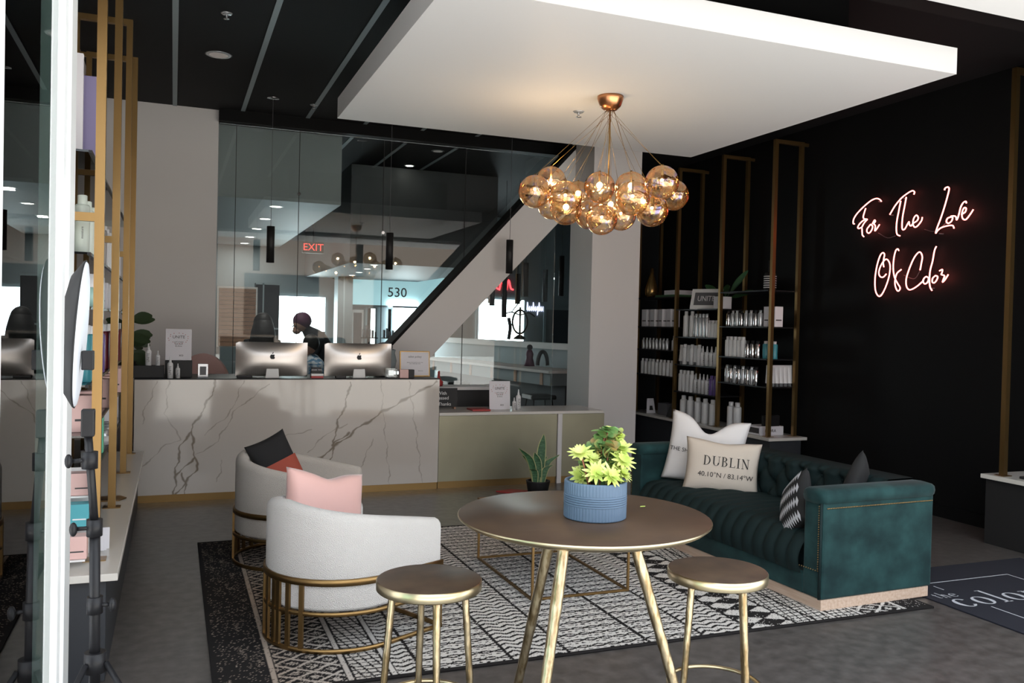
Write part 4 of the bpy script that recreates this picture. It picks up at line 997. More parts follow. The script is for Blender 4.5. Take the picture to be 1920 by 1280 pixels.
row('spray_big','B',1.217,4,6.19,'white spray bottle at the right of the central bay middle row',g+'central bay middle row right',1.25,y0=8.84,y1=9.2)
row('white','B',.866,4,6.19,'white bottle at the left of the central bay lowest row',g+'central bay lowest row left',.95,y0=9.34,y1=9.68,zsc=1.1)
row('spray_big','B',.866,4,6.19,'white spray bottle in the central bay lowest row',g+'central bay lowest row right',1.25,y0=9.0,y1=9.34)
row('purple','B',.866,2,6.19,'purple bottle at the right of the central bay lowest row',g+'purple bottles',1,y0=8.82,y1=9.0)
row('white','B',.50,5,6.20,'large white litre bottle standing on the pale worktop',g+'litre bottles',1.25,y0=8.84,y1=9.66,zsc=1.25,)
row('white','B',.50,2,6.26,'large white litre bottle just right of the brass post on the worktop',g+'litre bottles right of the post',1.25,y0=8.46,y1=8.70,zsc=1.25)
row(['silver','chrome','silver'],'C',1.718,8,6.19,'silver or chrome bottle in the top row of the right bay',g+'right bay top row',.85,y0=8.0)
row('box','C',1.718,2,6.25,'pale blue grey carton at the near end of the right bay top row',g+'right bay cartons',.72,y0=7.78,y1=8.0,zsc=.9)
row('white','C',1.359,5,6.19,'white bottle in the middle row of the right bay',g+'right bay white bottles',.95,y0=8.3)
row('chrome','C',1.359,3,6.19,'chrome canister in the middle row of the right bay',g+'right bay chrome canisters',.9,y0=8.02,y1=8.3)
row('teal','C',1.359,3,6.23,'teal bottle at the near end of the right bay middle row',g+'right bay teal bottles',.9,y0=7.80,y1=8.02)
row(['chrome','silver'],'C',1.05,8,6.19,'dark banded bottle in the lowest row of the right bay',g+'right bay lowest row',.95,y0=8.05)
for i in range(6): place('tube',(6.18+.058*i,7.86,1.051),'white cream tube in the line across the near end of the right bay',g+'white tubes',rz=PI/2,sc=(.9,.9,1.0))
# tabletop pieces on the far right worktop
t = thing('display_tray','white boxed product display with black card on the worktop','display',(6.28,8.02,.50))
MB().box(-.16,.16,-.12,.12,0,.10,bev=.004).build('tray','paper',t); MB().box(-.10,.12,-.10,-.06,.10,.22,bev=.004).build('card','black_plastic',t)
text('lettering','IGORA',.05,'ink_grey',t,Matrix.Translation((-.02,-.1215,.05))@FRONT)
MB().box(-.165,-.161,-.1,.1,.02,.08).build('side_print','ink_grey',t)
t = thing('price_card','white price card on the worktop under the left bay','card',(6.2,10.42,.50)); MB().prism([(-.07,-.03,0),(.07,-.03,0),(.05,0,.2),(-.05,0,.2)],(0,.01,0)).build('card','paper',t); MB().prism([(-.03,-.032,.04),(.03,-.032,.04),(.02,-.022,.1),(-.02,-.022,.1)],(0,-.001,0)).build('print','ink',t)
tag(MB().box(6.2,6.36,10.0,10.22,.5005,.66,bev=.004).build('product_box','grey_plastic'),'grey carton on the worktop beside the price card','box')
tag(MB().prism([(6.15,9.80,.5005),(6.15,9.92,.5005),(6.22,9.90,.68),(6.22,9.82,.68)],(.05,0,0)).build('brochure_holder','matte_black'),'black brochure holder left of the litre bottles','holder')
t = thing('product_sign','tilted white framed sign reading UNITE on the central bay top shelf','sign',(6.17,9.12,1.931),R(-55)); Mt=Matrix.Rotation(-.35,4,'X')
MB().box(-.20,.20,0,.02,0,.27,M=Mt,bev=.003).build('frame','edge_white',t); MB().box(-.155,.155,-.002,.001,.05,.22,M=Mt).build('panel','grey_plastic',t); text('lettering','UNITE',.10,'edge_white',t,Mt@Matrix.Translation((0,-.004,.135))@FRONT@Matrix.Scale(.8,4,(1,0,0)))
tag(MB().box(6.16,6.34,8.80,8.92,1.9305,2.08,bev=.003).build('product_box','paper'),'small white carton beside the tilted sign','box')
t = thing('glass_vase','teardrop amber glass vase on the top left shelf','vase',(6.25,10.55,2.10))
MB().lathe([(0,0),(.05,0),(.085,.05),(.09,.12),(.06,.22),(.028,.32),(.024,.42),(.02,.42),(.02,.32)],28).build('body','vase_gold',t)
tag(MB().box(6.16,6.46,9.80,10.3,2.1005,2.13,bev=.004).build('book','leaf_mid'),'green book lying beside the amber vase','book')
tag(MB().box(6.18,6.44,9.80,10.1,2.1305,2.19,bev=.004).build('book','paper'),'white book lying on the green book','book')
t = thing('striped_vase','black vase with thin white stripes on the right bay top shelf','vase',(6.26,7.98,2.127))
MB().lathe([(0,0),(.055,0),(.07,.02),(.07,.17),(.055,.20),(.025,.21),(.022,.33),(.018,.34),(0,.34)],24).build('body','matte_black',t)
for k_ in range(6): MB().lathe([(.0712,.03+.025*k_),(.0712,.038+.025*k_)],24).build('stripe','edge_white',t)
t = thing('potted_plant','broad leaved green plant on the brass shelving above the central bay','plant',(6.37,8.98,1.931))
MB().lathe([(0,0),(.07,0),(.09,.15),(.08,.15),(.0,.13)],20).build('pot','matte_black',t); m=MB()
for a,el,L_ in ((-1.2,.9,.40),(-.4,.7,.38),(-2.0,.5,.36),(-2.6,.25,.42),(-1.6,.15,.34),(.4,.4,.3),(-.8,.2,.4),(2.2,.5,.3)):
    d_=Vector((math.cos(a)*.35,math.sin(a),el)); leaf(m,Vector((0,0,.13))+d_*.15,d_,L_*.8,.045,up=Vector((-.55,-.5,.55)).normalized(),bend=.12,seg=9); m.tube([(0,0,.12),tuple(Vector((0,0,.13))+d_*.16)],.004,5)
m.build('leaves','leaf_mid',t)
# right wall, near unit
un = unit('shelving_unit','tall brass shelving unit at the right edge above the nearer cabinet',[3.72,4.90],6.15,6.50,.56,3.74)
counter('low dark cabinet with pale worktop at the right edge, nearer one',6.08,6.56,3.55,5.02,.56,'matte_black')
t = thing('leaflet_tray','dark leaflet tray on the nearer right worktop','tray',(6.25,4.62,.56)); MB().box(-.10,.12,-.16,.14,0,.02,bev=.004).build('tray','matte_black',t); MB().box(-.06,.06,-.1,.06,.02,.024).build('leaflet','grey_plastic',t)
# left wall unit
posts_l=[4.50,5.72,6.98,7.96]
counter('low dark cabinet with pale worktop along the left wall',-.755,-.235,4.24,8.10,.50,'cabinet_navy')
ul = unit('shelving_unit','tall brass post shelving unit of hair products along the left wall',posts_l,-.33,-.68,.50,3.80)
ll=(-.33,4.50,.50)
LZ = [.86,1.10,1.335,1.70,1.95,2.42]
for z in LZ:
    shelf(ll,ul,-.75,-.375,4.42 if z!=.86 else 4.75,7.93,z,'shelf_glass',.010); shelf(ll,ul,-.375,-.36,4.42 if z!=.86 else 4.75,7.93,z)
for y in (4.50,5.72,6.98): MB().box(.021,-.37+.021,y-4.5-.015,y-4.5+.015,1.60,1.64).build('cross_bar','brass',ul)
g='left shelves, '
def lrow(key,ys,z,label,grp,x=-.42,sc=1,zsc=None):
    for y in ys: place(key,(x,y,z+.0005),label,g+grp,rz=random.uniform(-.15,.15),sc=(sc,sc,zsc or sc))
lrow('cream',[4.62,4.86,5.12,5.36],1.95,'tall pale green bottle on the second highest shelf of the left unit','pale green bottles',x=-.415)
lrow('cream',[4.56,4.80],1.95,'tall pale green bottle in the back row beside the door frame','pale green bottles behind',x=-.50)
lrow('white',[5.8,6.0,6.2,6.45],1.95,'white bottle past the second post on the second highest left shelf','white bottles',x=-.42,zsc=1.1)
lrow('box',[7.12,7.35,7.6],1.95,'white carton at the far end of the second highest left shelf','far cartons',x=-.46,sc=.8)
lrow('mint',[4.90,5.02,5.3],1.70,'mint bottle with white cap on the left unit','mint bottles',x=-.40)
lrow('box',[5.9,6.2,6.5,7.1,7.4],1.70,'small white carton on the third left shelf','small cartons',x=-.44,sc=.55,zsc=.7)
lrow('teal',[4.62,4.74],1.335,'teal bottle with white cap behind the ring light','teal bottles',x=-.405,zsc=1.25)
lrow('blue',[4.88],1.335,'dark blue bottle with white cap beside the teal bottles','blue bottle',x=-.40)
lrow('maroon',[5.75,5.9,6.05,6.9,7.05,7.2],1.335,'maroon bottle with white cap on the left unit','maroon bottles',x=-.39,zsc=1.1)
lrow('purple',[5.3,5.45],1.335,'purple bottle between the first two brass posts on the left','purple bottles',x=-.40,zsc=1.1)
lrow('pinkbox',[4.6,4.85,5.8,6.05,6.3,7.0,7.2,7.4],1.10,'pink carton on the fourth left shelf','pink cartons',x=-.40,zsc=1.6)
lrow('green',[5.55],.86,'tall green carton on the lowest left shelf','green carton',x=-.40,zsc=.8)
lrow('jar',[5.0,5.2,5.9,6.1,6.3],.86,'white cream jar on the lowest left shelf','jars',x=-.40)
lrow('box',[6.6,6.9,7.2,7.5],.86,'white carton at the far end of the lowest left shelf','low cartons',x=-.44,sc=.6,zsc=.8)
tag(MB().box(-.76,-.375,4.98,5.02,2.4205,2.90,bev=.003).build('lilac_board','lilac'),'plain lilac board standing on top of the left shelving','board')
tag(MB().box(-.76,-.445,4.90,4.935,2.4205,2.99,bev=.003).build('pale_board','paper'),'pale board standing in front of the lilac board','board')
# tiered rack on the left worktop
t = thing('tiered_rack','white tiered display rack at the near end of the left worktop','rack',(-.50,4.36,.50))
for k_ in range(3): MB().box(-.13,.14,.0+.09*k_,.10+.09*k_,.03+.13*k_,.038+.13*k_).build('tier','edge_white',t)
MB().box(-.13,.14,.275,.283,0,.42).build('back_plate','edge_white',t)
for z,y,key,nm in ((.5385,4.41,'pinkbox','lowest'),(.6685,4.50,'aquabox','middle'),(.7985,4.59,'pinkbox','top')):
    for x in (-.57,-.475,-.38 -.015): place(key,(x,y,z+.001),('pink' if key=='pinkbox' else 'aqua')+' boxed bottle on the %s tier of the white rack'%nm,'boxed bottles, %s tier'%nm,sc=(.9,.9,.95))
t = thing('leaflet_stand','small stack of white leaflets beside the first brass post','leaflets',(-.335,4.66,.50),0)
for k_ in range(3): MB().box(-.03+.012*k_,.035+.01*k_,-.02+.03*k_,-.017+.03*k_,0,.09+.012*k_,M=Matrix.Rotation(-.25,4,'X')).build('leaflet','paper',t)
tag(MB().prism([(-.50,6.05,.5005),(-.30,6.05,.5005),(-.26,5.98,.5005),(-.30,5.90,.5005),(-.50,5.90,.5005)],(0,0,.008)).build('ribbon_tray','brass_dark'),'flat bronze ribbon shaped tray on the left worktop','tray')
t = thing('framed_picture','tilted framed picture leaning on the left worktop','frame',(-.52,4.95,.507)); Mt=Matrix.Rotation(-.3,4,'X')
MB().box(-.12,.14,0,.02,0,.30,M=Mt,bev=.003).build('frame','edge_white',t); MB().box(-.09,.11,-.003,.0,.03,.27,M=Mt).build('picture','grey_plastic',t)

# ---------------------------------------------------------------- light stand with round lamp (left foreground)
t = thing('light_stand','black tripod light stand with a round flat lamp head beside the glass door','light stand',(-.20,2.8,0))
MB().cyl((0,0,.55),(-.006,0,1.03),.0150,n=16).build('lower_tube','black_plastic',t)
MB().cyl((-.006,0,1.03),(-.028,0,1.31),.0115,n=16).build('upper_tube','black_plastic',t)
for z,x in ((.80,-.003),(1.03,-.007),(1.23,-.022)):
    cl = MB().cyl((x,0,z-.025),(x,0,z+.025),.022,n=16).build('clamp_collar','black_plastic',t)
    MB().cyl((x,0,z),(x-.045 if z>.9 else x+.04,-.01,z),.006,n=8).sphere((x-.055 if z>.9 else x+.048,-.012,z),.016,10,8,(.7,1,1.3)).build('knob','black_plastic',cl)
MB().cyl((0,0,.60),(0,0,.66),.030,n=16).build('crown','black_plastic',t)
for a in (-20,100,220):
    d_=Vector((math.cos(R(a)),math.sin(R(a)),0)); lg = MB().cyl(d_*.03+Vector((0,0,.63)),d_*.42+Vector((0,0,.012)),.009,n=10).build('leg','black_plastic',t)
    MB().sphere(d_*.422+Vector((0,0,.012)),.013,8,6).build('rubber_foot','matte_black',lg); MB().cyl(d_*.0+Vector((0,0,.30)),d_*.225+Vector((0,0,.32)),.005,n=8).build('strut','black_plastic',t)
MB().cyl((0,0,.27),(0,0,.56),.012,n=14).build('centre_tube','black_plastic',t)
MB().box(-.046,-.010,-.02,.02,1.30,1.38,bev=.004).build('tilt_bracket','black_plastic',t)
Md = Matrix.Translation((-.055,0,1.60))@Matrix.Rotation(R(1.5),4,'Z')@Matrix.Rotation(R(3.5),4,'Y')@Matrix.Rotation(R(90),4,'Y')
MB().lathe([(0,-.045),(.10,-.045),(.17,-.030),(.213,-.002),(.217,.004),(0,.004)],48,M=Md).build('lamp_back','matte_black',t)
MB().lathe([(.212,.004),(.208,.008),(.18,.012),(.10,.014),(0,.015)],48,M=Md).build('lamp_diffuser','diffuser',t)
MB().box(-.040,-.008,-.10,-.07,1.50,1.555,bev=.003).build('control_box','black_plastic',t)

# ---------------------------------------------------------------- neon sign
NEON = {'F1':[(6.662,2.986),(6.679,3.005),(6.721,3.023),(6.779,3.018),(6.845,2.991),(6.928,2.943),(6.996,2.893),(7.033,2.846),(7.036,2.807),(7.018,2.799)],'F2':[(6.868,2.943),(6.884,2.906),(6.899,2.857),(6.881,2.836),(6.842,2.828),(6.889,2.824),(6.94,2.797),(6.97,2.762),(6.955,2.745),(6.917,2.75),(6.908,2.705),(6.904,2.676),(6.882,2.654)],'F3':[(6.917,2.75),(6.896,2.78),(6.871,2.806),(6.842,2.825)],'o1':[(6.81,2.759),(6.841,2.73),(6.84,2.698),(6.812,2.685),(6.78,2.711),(6.768,2.748),(6.794,2.77),(6.81,2.759)],'r1':[(6.772,2.774),(6.745,2.809),(6.733,2.795),(6.752,2.772),(6.732,2.751),(6.736,2.701),(6.709,2.721),(6.677,2.758)],'T1':[(6.258,3.001),(6.251,3.023),(6.277,3.039),(6.334,3.023),(6.409,2.985),(6.484,2.921),(6.547,2.843)],'T2':[(6.415,2.961),(6.435,2.867),(6.455,2.772),(6.459,2.687),(6.445,2.637),(6.41,2.621)],'h1':[(6.348,2.989),(6.367,2.895),(6.386,2.801),(6.39,2.716),(6.381,2.679),(6.354,2.683),(6.322,2.728),(6.305,2.746),(6.299,2.717),(6.279,2.705),(6.255,2.727)],'e1':[(6.255,2.727),(6.211,2.746),(6.197,2.774),(6.22,2.8),(6.249,2.774),(6.259,2.727),(6.238,2.689),(6.202,2.697),(6.159,2.74),(6.149,2.774)],'L1':[(5.907,2.993),(5.901,3.01),(5.874,3.017),(5.857,2.998),(5.871,2.937),(5.902,2.839),(5.939,2.74),(5.978,2.652),(5.99,2.607),(5.97,2.63),(5.929,2.653),(5.861,2.663),(5.807,2.66),(5.79,2.633)],'o2':[(5.83,2.739),(5.863,2.732),(5.876,2.704),(5.855,2.685),(5.822,2.699),(5.809,2.731),(5.83,2.745),(5.79,2.744),(5.772,2.731),(5.766,2.707),(5.753,2.725),(5.741,2.763),(5.726,2.817),(5.701,2.853),(5.675,2.861),(5.668,2.844)],'e2':[(5.717,2.749),(5.678,2.767),(5.669,2.799),(5.693,2.804),(5.711,2.76),(5.703,2.714),(5.669,2.699),(5.626,2.739),(5.595,2.779)],'O1':[(6.604,2.329),(6.613,2.367),(6.607,2.416),(6.6,2.453),(6.622,2.473),(6.657,2.444),(6.694,2.347),(6.714,2.223),(6.706,2.109),(6.674,2.052),(6.633,2.045),(6.579,2.118),(6.535,2.227),(6.523,2.325),(6.542,2.381),(6.582,2.405),(6.637,2.356),(6.667,2.283),(6.649,2.238),(6.608,2.23),(6.569,2.259)],'f1':[(6.42,2.477),(6.433,2.496),(6.459,2.48),(6.479,2.408),(6.483,2.31),(6.464,2.224),(6.423,2.161),(6.39,2.117),(6.404,2.088),(6.428,2.094),(6.453,2.144),(6.455,2.199),(6.434,2.259),(6.382,2.293)],'C1':[(6.156,2.275),(6.144,2.339),(6.135,2.397),(6.155,2.44),(6.185,2.442),(6.234,2.392),(6.283,2.299),(6.317,2.205),(6.314,2.133),(6.283,2.096),(6.238,2.1),(6.18,2.128),(6.123,2.167)],'o3':[(6.123,2.167),(6.107,2.196),(6.081,2.212),(6.107,2.196),(6.115,2.161),(6.093,2.143),(6.065,2.159),(6.055,2.194),(6.081,2.212)],'l1':[(5.978,2.485),(5.998,2.446),(6.015,2.354),(6.04,2.263),(6.044,2.17),(6.034,2.111),(6.012,2.078)],'o4':[(5.982,2.213),(6.009,2.192),(6.011,2.157),(5.986,2.15),(5.96,2.178),(5.954,2.206),(5.982,2.216)],'r2':[(5.935,2.257),(5.903,2.267),(5.906,2.239),(5.913,2.222),(5.878,2.209),(5.89,2.175),(5.896,2.152),(5.87,2.174),(5.837,2.218)]}
t = thing('neon_sign','red neon script sign reading For The Love Of Color on the black wall','neon sign',(6.55,6.3,2.5))
for k_,pl in NEON.items():
    P_ = catmull([(0,y-6.3,z-2.5) for y,z in pl],5); MB().tube(P_,.0062,8).build('neon_letter','neon_tube',t)
m = MB()
for y,z in ((6.70,2.99),(6.55,2.84),(5.95,2.60),(6.65,2.06),(6.30,2.10),(6.03,2.1),(6.38,2.98)): m.cyl((0,y-6.3,z-2.5),(.05,y-6.3,z-2.5),.006,n=6)
m.build('standoff','grey_plastic',t)
m = MB().tube(catmull([(.03,-.15,.16),(.03,-.28,.13),(.03,-.40,.20)],6),.003,5).tube(catmull([(.03,.42,.18),(.03,.3,.12),(.03,.2,.13)],6),.003,5).tube(catmull([(.03,.08,-.26),(.03,-.05,-.30),(.03,-.12,-.22)],6),.003,5); m.build('lead_wire','grey_plastic',t)

# ---------------------------------------------------------------- floor mat
t = thing('floor_mat','navy door mat with a white line border and the word color','mat',(4.44,3.15,0))
MB().box(0,1.5,0,1.42,.0005,.009,bev=.003).build('mat','mat_navy',t)
m = MB().box(.10,.99,1.115,1.123,.009,.0100).box(.238,.246,.98,1.06,.009,.0100).box(.238,.246,.10,.63,.009,.0100).box(.985,.993,.10,1.123,.009,.0100).box(.238,.99,.10,.108,.009,.0100); m.build('border_line','mat_white',t)
for s_,sz,x,y in (('color',.235,.075,.665),('the',.10,.06,.845)):
    mm,W_ = serif(s_,sz); mm.v=[(v[0]+x,v[1]+y,.0104) for v in mm.v]; mm.build('lettering','mat_white',t)

# ---------------------------------------------------------------- salon behind the glass
FY = 16.98
def fwin(label,x0,x1,z0,z1,m_='window_glow',nm='window'):
    global kw
    t = bpy.data.objects.new('window_%d'%kw,None); C.objects.link(t); t.location=(x0,FY,z0); t['kind']='structure'; t['label']=label; kw+=1
    MB().box(0,x1-x0,-.02,0,0,z1-z0).build('pane',m_,t); e=.035
    MB().box(-e,0,-.05,0,-e,z1-z0+e).box(x1-x0,x1-x0+e,-.05,0,-e,z1-z0+e).box(0,x1-x0,-.05,0,-e,0).box(0,x1-x0,-.05,0,z1-z0,z1-z0+e).build('frame','wall_grey',t)
kw=1
fwin('bright salon window behind the two people',1.80,2.75,.9,2.14)
fwin('bright glazed door panel left of the sloping brace',4.12,4.56,.3,1.98)
fwin('bright narrow window slit by the shelves',3.62,3.74,.9,1.95)
fwin('tall bright window seen under the sloping brace',5.92,6.94,.95,2.22)
fwin('pale lit wall glazing at the right of the salon',3.2,5.20,2.02,2.62,'window_soft')  # emissive pane gives the cyan wall its lit look, no real window
struct(MB().box(3.10,5.25,FY-.03,FY-.001,.0,2.64).build('trim_20','window_soft')) if False else None
t = thing('slat_panel','warm wood slat panel on the far salon wall','panel',(.74,15.9,1.2))
for k_ in range(14): MB().box(0,.62,0,.04,.0+.073*k_,.066+.073*k_).build('slat','wood_slat',t)
MB().box(-.03,.65,.04,.06,-.02,1.05).build('frame','aluminium',t)
t = thing('wall_cabinet','dark glazed cabinet with pale frames left of the bright window','cabinet',(1.40,16.4,.9)); MB().box(0,.42,0,.3,0,1.45).build('body','cabinet_navy',t)
MB().box(0,.42,-.02,0,.60,.63).box(.12,.145,-.02,0,0,1.45).box(0,.42,-.02,0,1.42,1.45).build('frame','track',t)
t = thing('salon_column','grey fluted column between the window and the pale wall','column',(2.98,16.2,0))
MB().box(-.12,.16,0,.4,0,2.9).build('shaft','wall_grey',t); MB().box(-.02,.01,-.01,0,0,2.9).build('flute','track',t)
for x,lab in ((3.32,'narrow mirror with white frame on the pale wall, left'),(3.50,'dark wall shelf of plants and bottles on the pale wall')):
    pass
t = thing('wall_mirror','narrow white framed mirror on the pale salon wall','mirror',(3.26,16.9,.9)); MB().box(0,.24,0,.03,0,1.02,bev=.005).build('frame','edge_white',t); MB().box(.04,.20,-.005,0,.06,.96).build('glass','grey_plastic',t)
for x in (3.45,3.86):
    t = thing('wall_shelf','dark shelf stack with bottles on the pale salon wall, %s'%('left' if x<3.6 else 'right'),'shelf',(x,16.7,1.0))
    MB().box(0,.30,0,.18,.0,.02).box(0,.30,0,.18,.36,.38).box(.12,.17,.1,.16,0,.95).build('rack','matte_black',t)
    m=MB(); rr=random.Random(int(x*10))
    for z in (.02,.38):
        for q in range(5): m.cyl((.03+.06*q,.08,z),(.03+.06*q,.08,z+rr.uniform(.10,.24)),.025,n=8)
    m.build('bottles','grey_plastic',t)
t = thing('address_number','grey house number 530 on the salon glazing','number',(4.18,16.952,2.28)); text('digits','530',.27,'cabinet_navy',t,FRONT,depth=.004)  # mirrored storefront number, built as solid digits
t = thing('exit_sign','red lit exit sign hanging from the salon ceiling','exit sign',(2.09,14.2,2.86)); MB().box(-.17,.17,-.03,.03,-.09,.09,bev=.005).build('housing','matte_black',t); text('lettering','EXIT',.16,'exit_red',t,Matrix.Translation((0,-.032,0))@FRONT,depth=.002)
MB().cyl((0,0,.09),(0,0,1.08),.008,n=8).build('stem','matte_black',t)
# salon bar with stools
bx = thing('salon_bar','long raised salon bar with grey panelled apron behind the glass','bar',(4.72,10.6,0),R(-7)*-1)
MB().box(0,.55,-.0,4.4,1.03,1.07,bev=.004).build('bar_top','wall_white',bx)
MB().box(.06,.5,.05,4.35,.86,1.03).build('apron','wall_grey',bx)
for k_ in range(6): MB().box(.05,.06,.25+.75*k_,.32+.75*k_,.86,1.03).build('divider','wood_slat',bx)
MB().box(.30,.5,.05,4.35,0,.86).build('base_panel','cabinet_navy',bx)
st0=None
for k_,(x,y,lab) in enumerate(((4.55,10.5,'black bar stool at the salon bar, nearest of three'),(4.40,11.8,'black bar stool at the salon bar, middle of three'),(4.22,13.1,'black bar stool at the salon bar, farthest of three'))):
    if st0 is None:
        st0=thing('salon_stool',lab,'stool',(x,y,0)); st0['group']='black stools at the salon bar'
        MB().box(-.18,.18,-.17,.17,.70,.76,bev=.02).build('seat','matte_black',st0)
        for a in (-1,1):
            for b_ in (-1,1): MB().cyl((a*.13,b_*.12,.70),(a*.22,b_*.20,0),.009,n=8).build('leg','matte_black',st0)
        MB().box(-.19,-.17,-.15,.15,.71,.76).build('seat_label','edge_white',st0)
    else: dup(st0,(x,y,0),0,lab)
t = thing('back_splash','pale ledge behind the salon bar under the mirror','ledge',(5.4,11.3,0),R(7)); MB().box(0,.14,0,5.0,0,1.35).build('wall','wall_grey',t); MB().box(-.05,.18,0,5.0,1.33,1.42).build('ledge','wall_white',t)
for x,z0,z1,y in ((4.58,1.97,2.30,12.5),(5.005,2.01,2.48,12.5),(5.137,2.13,2.66,12.5),(5.468,2.06,2.57,12.5),(5.75,2.16,2.80,12.5),(6.036,2.13,2.64,12.5),(4.70,2.02,2.5,12.9),(4.86,1.8,2.55,12.7)):
    t = thing('pendant_light','black tube pendant hanging in the salon bar cluster','pendant light',(x,y,CZ)); t['group']='black tube pendants over the salon bar'
    MB().cyl((0,0,z0-CZ),(0,0,z1-CZ),.042,n=14).build('tube_shade','matte_black',t); MB().cyl((0,0,z1-CZ),(0,0,0),.003,n=5).build('cord','matte_black',t)
t = thing('neon_word','small white neon word on the salon wall','neon sign',(7.02,16.985,2.02)); P_=[]
m=MB()
for k_ in range(9):
    x=.045*k_; m.tube(catmull([(x,0,0),(x+.013,0,.08 if k_%3 else .17),(x+.026,0,.05),(x+.02,0,-.02 if k_!=5 else -.11),(x+.045,0,.02)],4),.008,5)
m.build('neon_letters','neon_white',t)
t = thing('neon_word','red neon glow sign above the bright salon window','neon sign',(5.9,16.985,2.42)); m=MB()  # red neon reflection in the glass, modelled as emissive tubes
for k_ in range(5): x=.16*k_; m.tube(catmull([(x,0,0),(x+.05,0,.22),(x+.10,0,.05),(x+.16,0,.02)],4),.018,6)
m.build('neon_letters','neon_red',t)
t = bpy.data.objects.new('door_1',None); C.objects.link(t); t.location=(7.45,16.98,0); t['kind']='structure'; t['label']='dark doorway in the far salon wall'
MB().box(0,.62,-.03,0,0,2.04).build('leaf','cabinet_navy',t); MB().box(-.05,0,-.05,0,0,2.1).box(.62,.67,-.05,0,0,2.1).box(0,.62,-.05,0,2.04,2.1).build('frame','wall_grey',t)
# iron sculpture in front of the window
t = thing('iron_sculpture','black openwork metal sculpture standing on the salon bar ledge','sculpture',(5.50,13.6,1.44),R(20)); m=MB()
m.tube([(0,0,0),(0,0,.55)],.018,8); m.tube([(.17*math.cos(a),0,.30+.2*math.sin(a)) for a in [2*PI*q/24 for q in range(24)]],.018,8,True)
m.tube(catmull([(-.36,0,.42),(-.2,0,.46),(0,0,.42),(.2,0,.46),(.34,0,.40)],6),.012,6); m.tube([(-.2,0,.46),(.02,0,.68)],.010,6); m.tube(catmull([(-.25,0,-.0),(-.22,0,.2),(-.26,0,.36)],5),.03,8); m.lathe([(0,-.0),(.11,0),(.10,.03),(.03,.08)],16)
m.build('iron_frame','matte_black',t)
t = thing('figurine','small dark robed figurine on the salon bar','figurine',(4.98,11.9,1.07)); m=MB().lathe([(0,0),(.08,0),(.07,.06),(.05,.12),(.06,.18),(.035,.24),(0,.25)],18); m.build('body','hair_plum',t); MB().sphere((0,0,.28),.045,14,10).build('head','cabinet_navy',t)
t = thing('napkin_arch','dark arched holder beside the figurine on the salon bar','holder',(5.02,11.5,1.07)); MB().tube([(.08*math.cos(a),0,.03+.20*math.sin(a)) for a in [PI*q/12 for q in range(13)]],.03,8).build('arch','cabinet_navy',t)
# low service table with chalkboard
t = thing('service_table','pale topped service table behind the low counter','table',(2.75,9.05,0)); MB().box(-.1,.68,-.02,.36,.94,.975,bev=.003).build('table_top','wall_white',t)
MB().box(-.06,.62,.0,.32,0,.94).build('cabinet','matte_black',t)
t = thing('chalkboard_sign','small black chalkboard with white writing on the low counter','chalkboard',(2.68,8.7,.768)); MB().box(-.14,.14,0,.015,.02,.22).build('board','matte_black',t); MB().box(-.12,-.10,-.02,.03,0,.02).box(.10,.12,-.02,.03,0,.02).build('easel','wood_slat',t)
text('lettering','With\nBlessed',.05,'edge_white',t,Matrix.Translation((-.03,-.002,.14))@FRONT); text('lettering','Thanks',.05,'edge_white',t,Matrix.Translation((.0,-.002,.05))@FRONT)
t = thing('candle_jar','small red candle jar on the service table','candle',(2.76,9.2,.975)); MB().lathe([(0,0),(.045,0),(.05,.05),(.035,.06),(.015,.10),(.012,.16),(0,.17)],18).build('jar','red_card',t)
tag(MB().box(2.90,3.10,8.42,8.62,.7685,.785,bev=.003).build('leaflets','red_card'),'red and white leaflets lying on the low counter by the sign','leaflets')

# ---------------------------------------------------------------- people
def skin_fig(name,mat_,parent,nodes,edges,sub=2):
    me = bpy.data.meshes.new(name); me.from_pydata([n_[0] for n_ in nodes],edges,[]); me.materials.append(MATS[mat_]); o=bpy.data.objects.new(name,me); C.objects.link(o); o.parent=parent
    md=o.modifiers.new('skin','SKIN'); sv=me.skin_vertices[0].data
    for i,n_ in enumerate(nodes): r=n_[1]; sv[i].radius=r if isinstance(r,tuple) else (r,r); sv[i].use_root = (i==0)
    md.use_smooth_shade=True; s_=o.modifiers.new('sub','SUBSURF'); s_.levels=sub; s_.render_levels=sub; return o
def hand(parent,p,d,m_='skin'):
    d=Vector(d).normalized(); s_=d.cross(Vector((0,0,1))).normalized(); p=Vector(p)
    nodes=[(tuple(p),(.026,.014)),(tuple(p+d*.07),(.036,.014))]; edges=[(0,1)]
    for k_,L_ in enumerate((.065,.078,.072,.055)):
        b_=p+d*.085+s_*(-.028+.019*k_); i=len(nodes); nodes += [(tuple(b_),.009),(tuple(b_+d*L_*.5+Vector((0,0,-.012))),.008),(tuple(b_+d*L_*.8+Vector((0,0,-.035))),.007)]; edges += [(1,i),(i,i+1),(i+1,i+2)]
    i=len(nodes); nodes += [(tuple(p+d*.03-s_*.035),.011),(tuple(p+d*.06-s_*.055),.009)]; edges += [(0,i),(i,i+1)]
    return skin_fig('hand',m_,parent,nodes,edges,1)
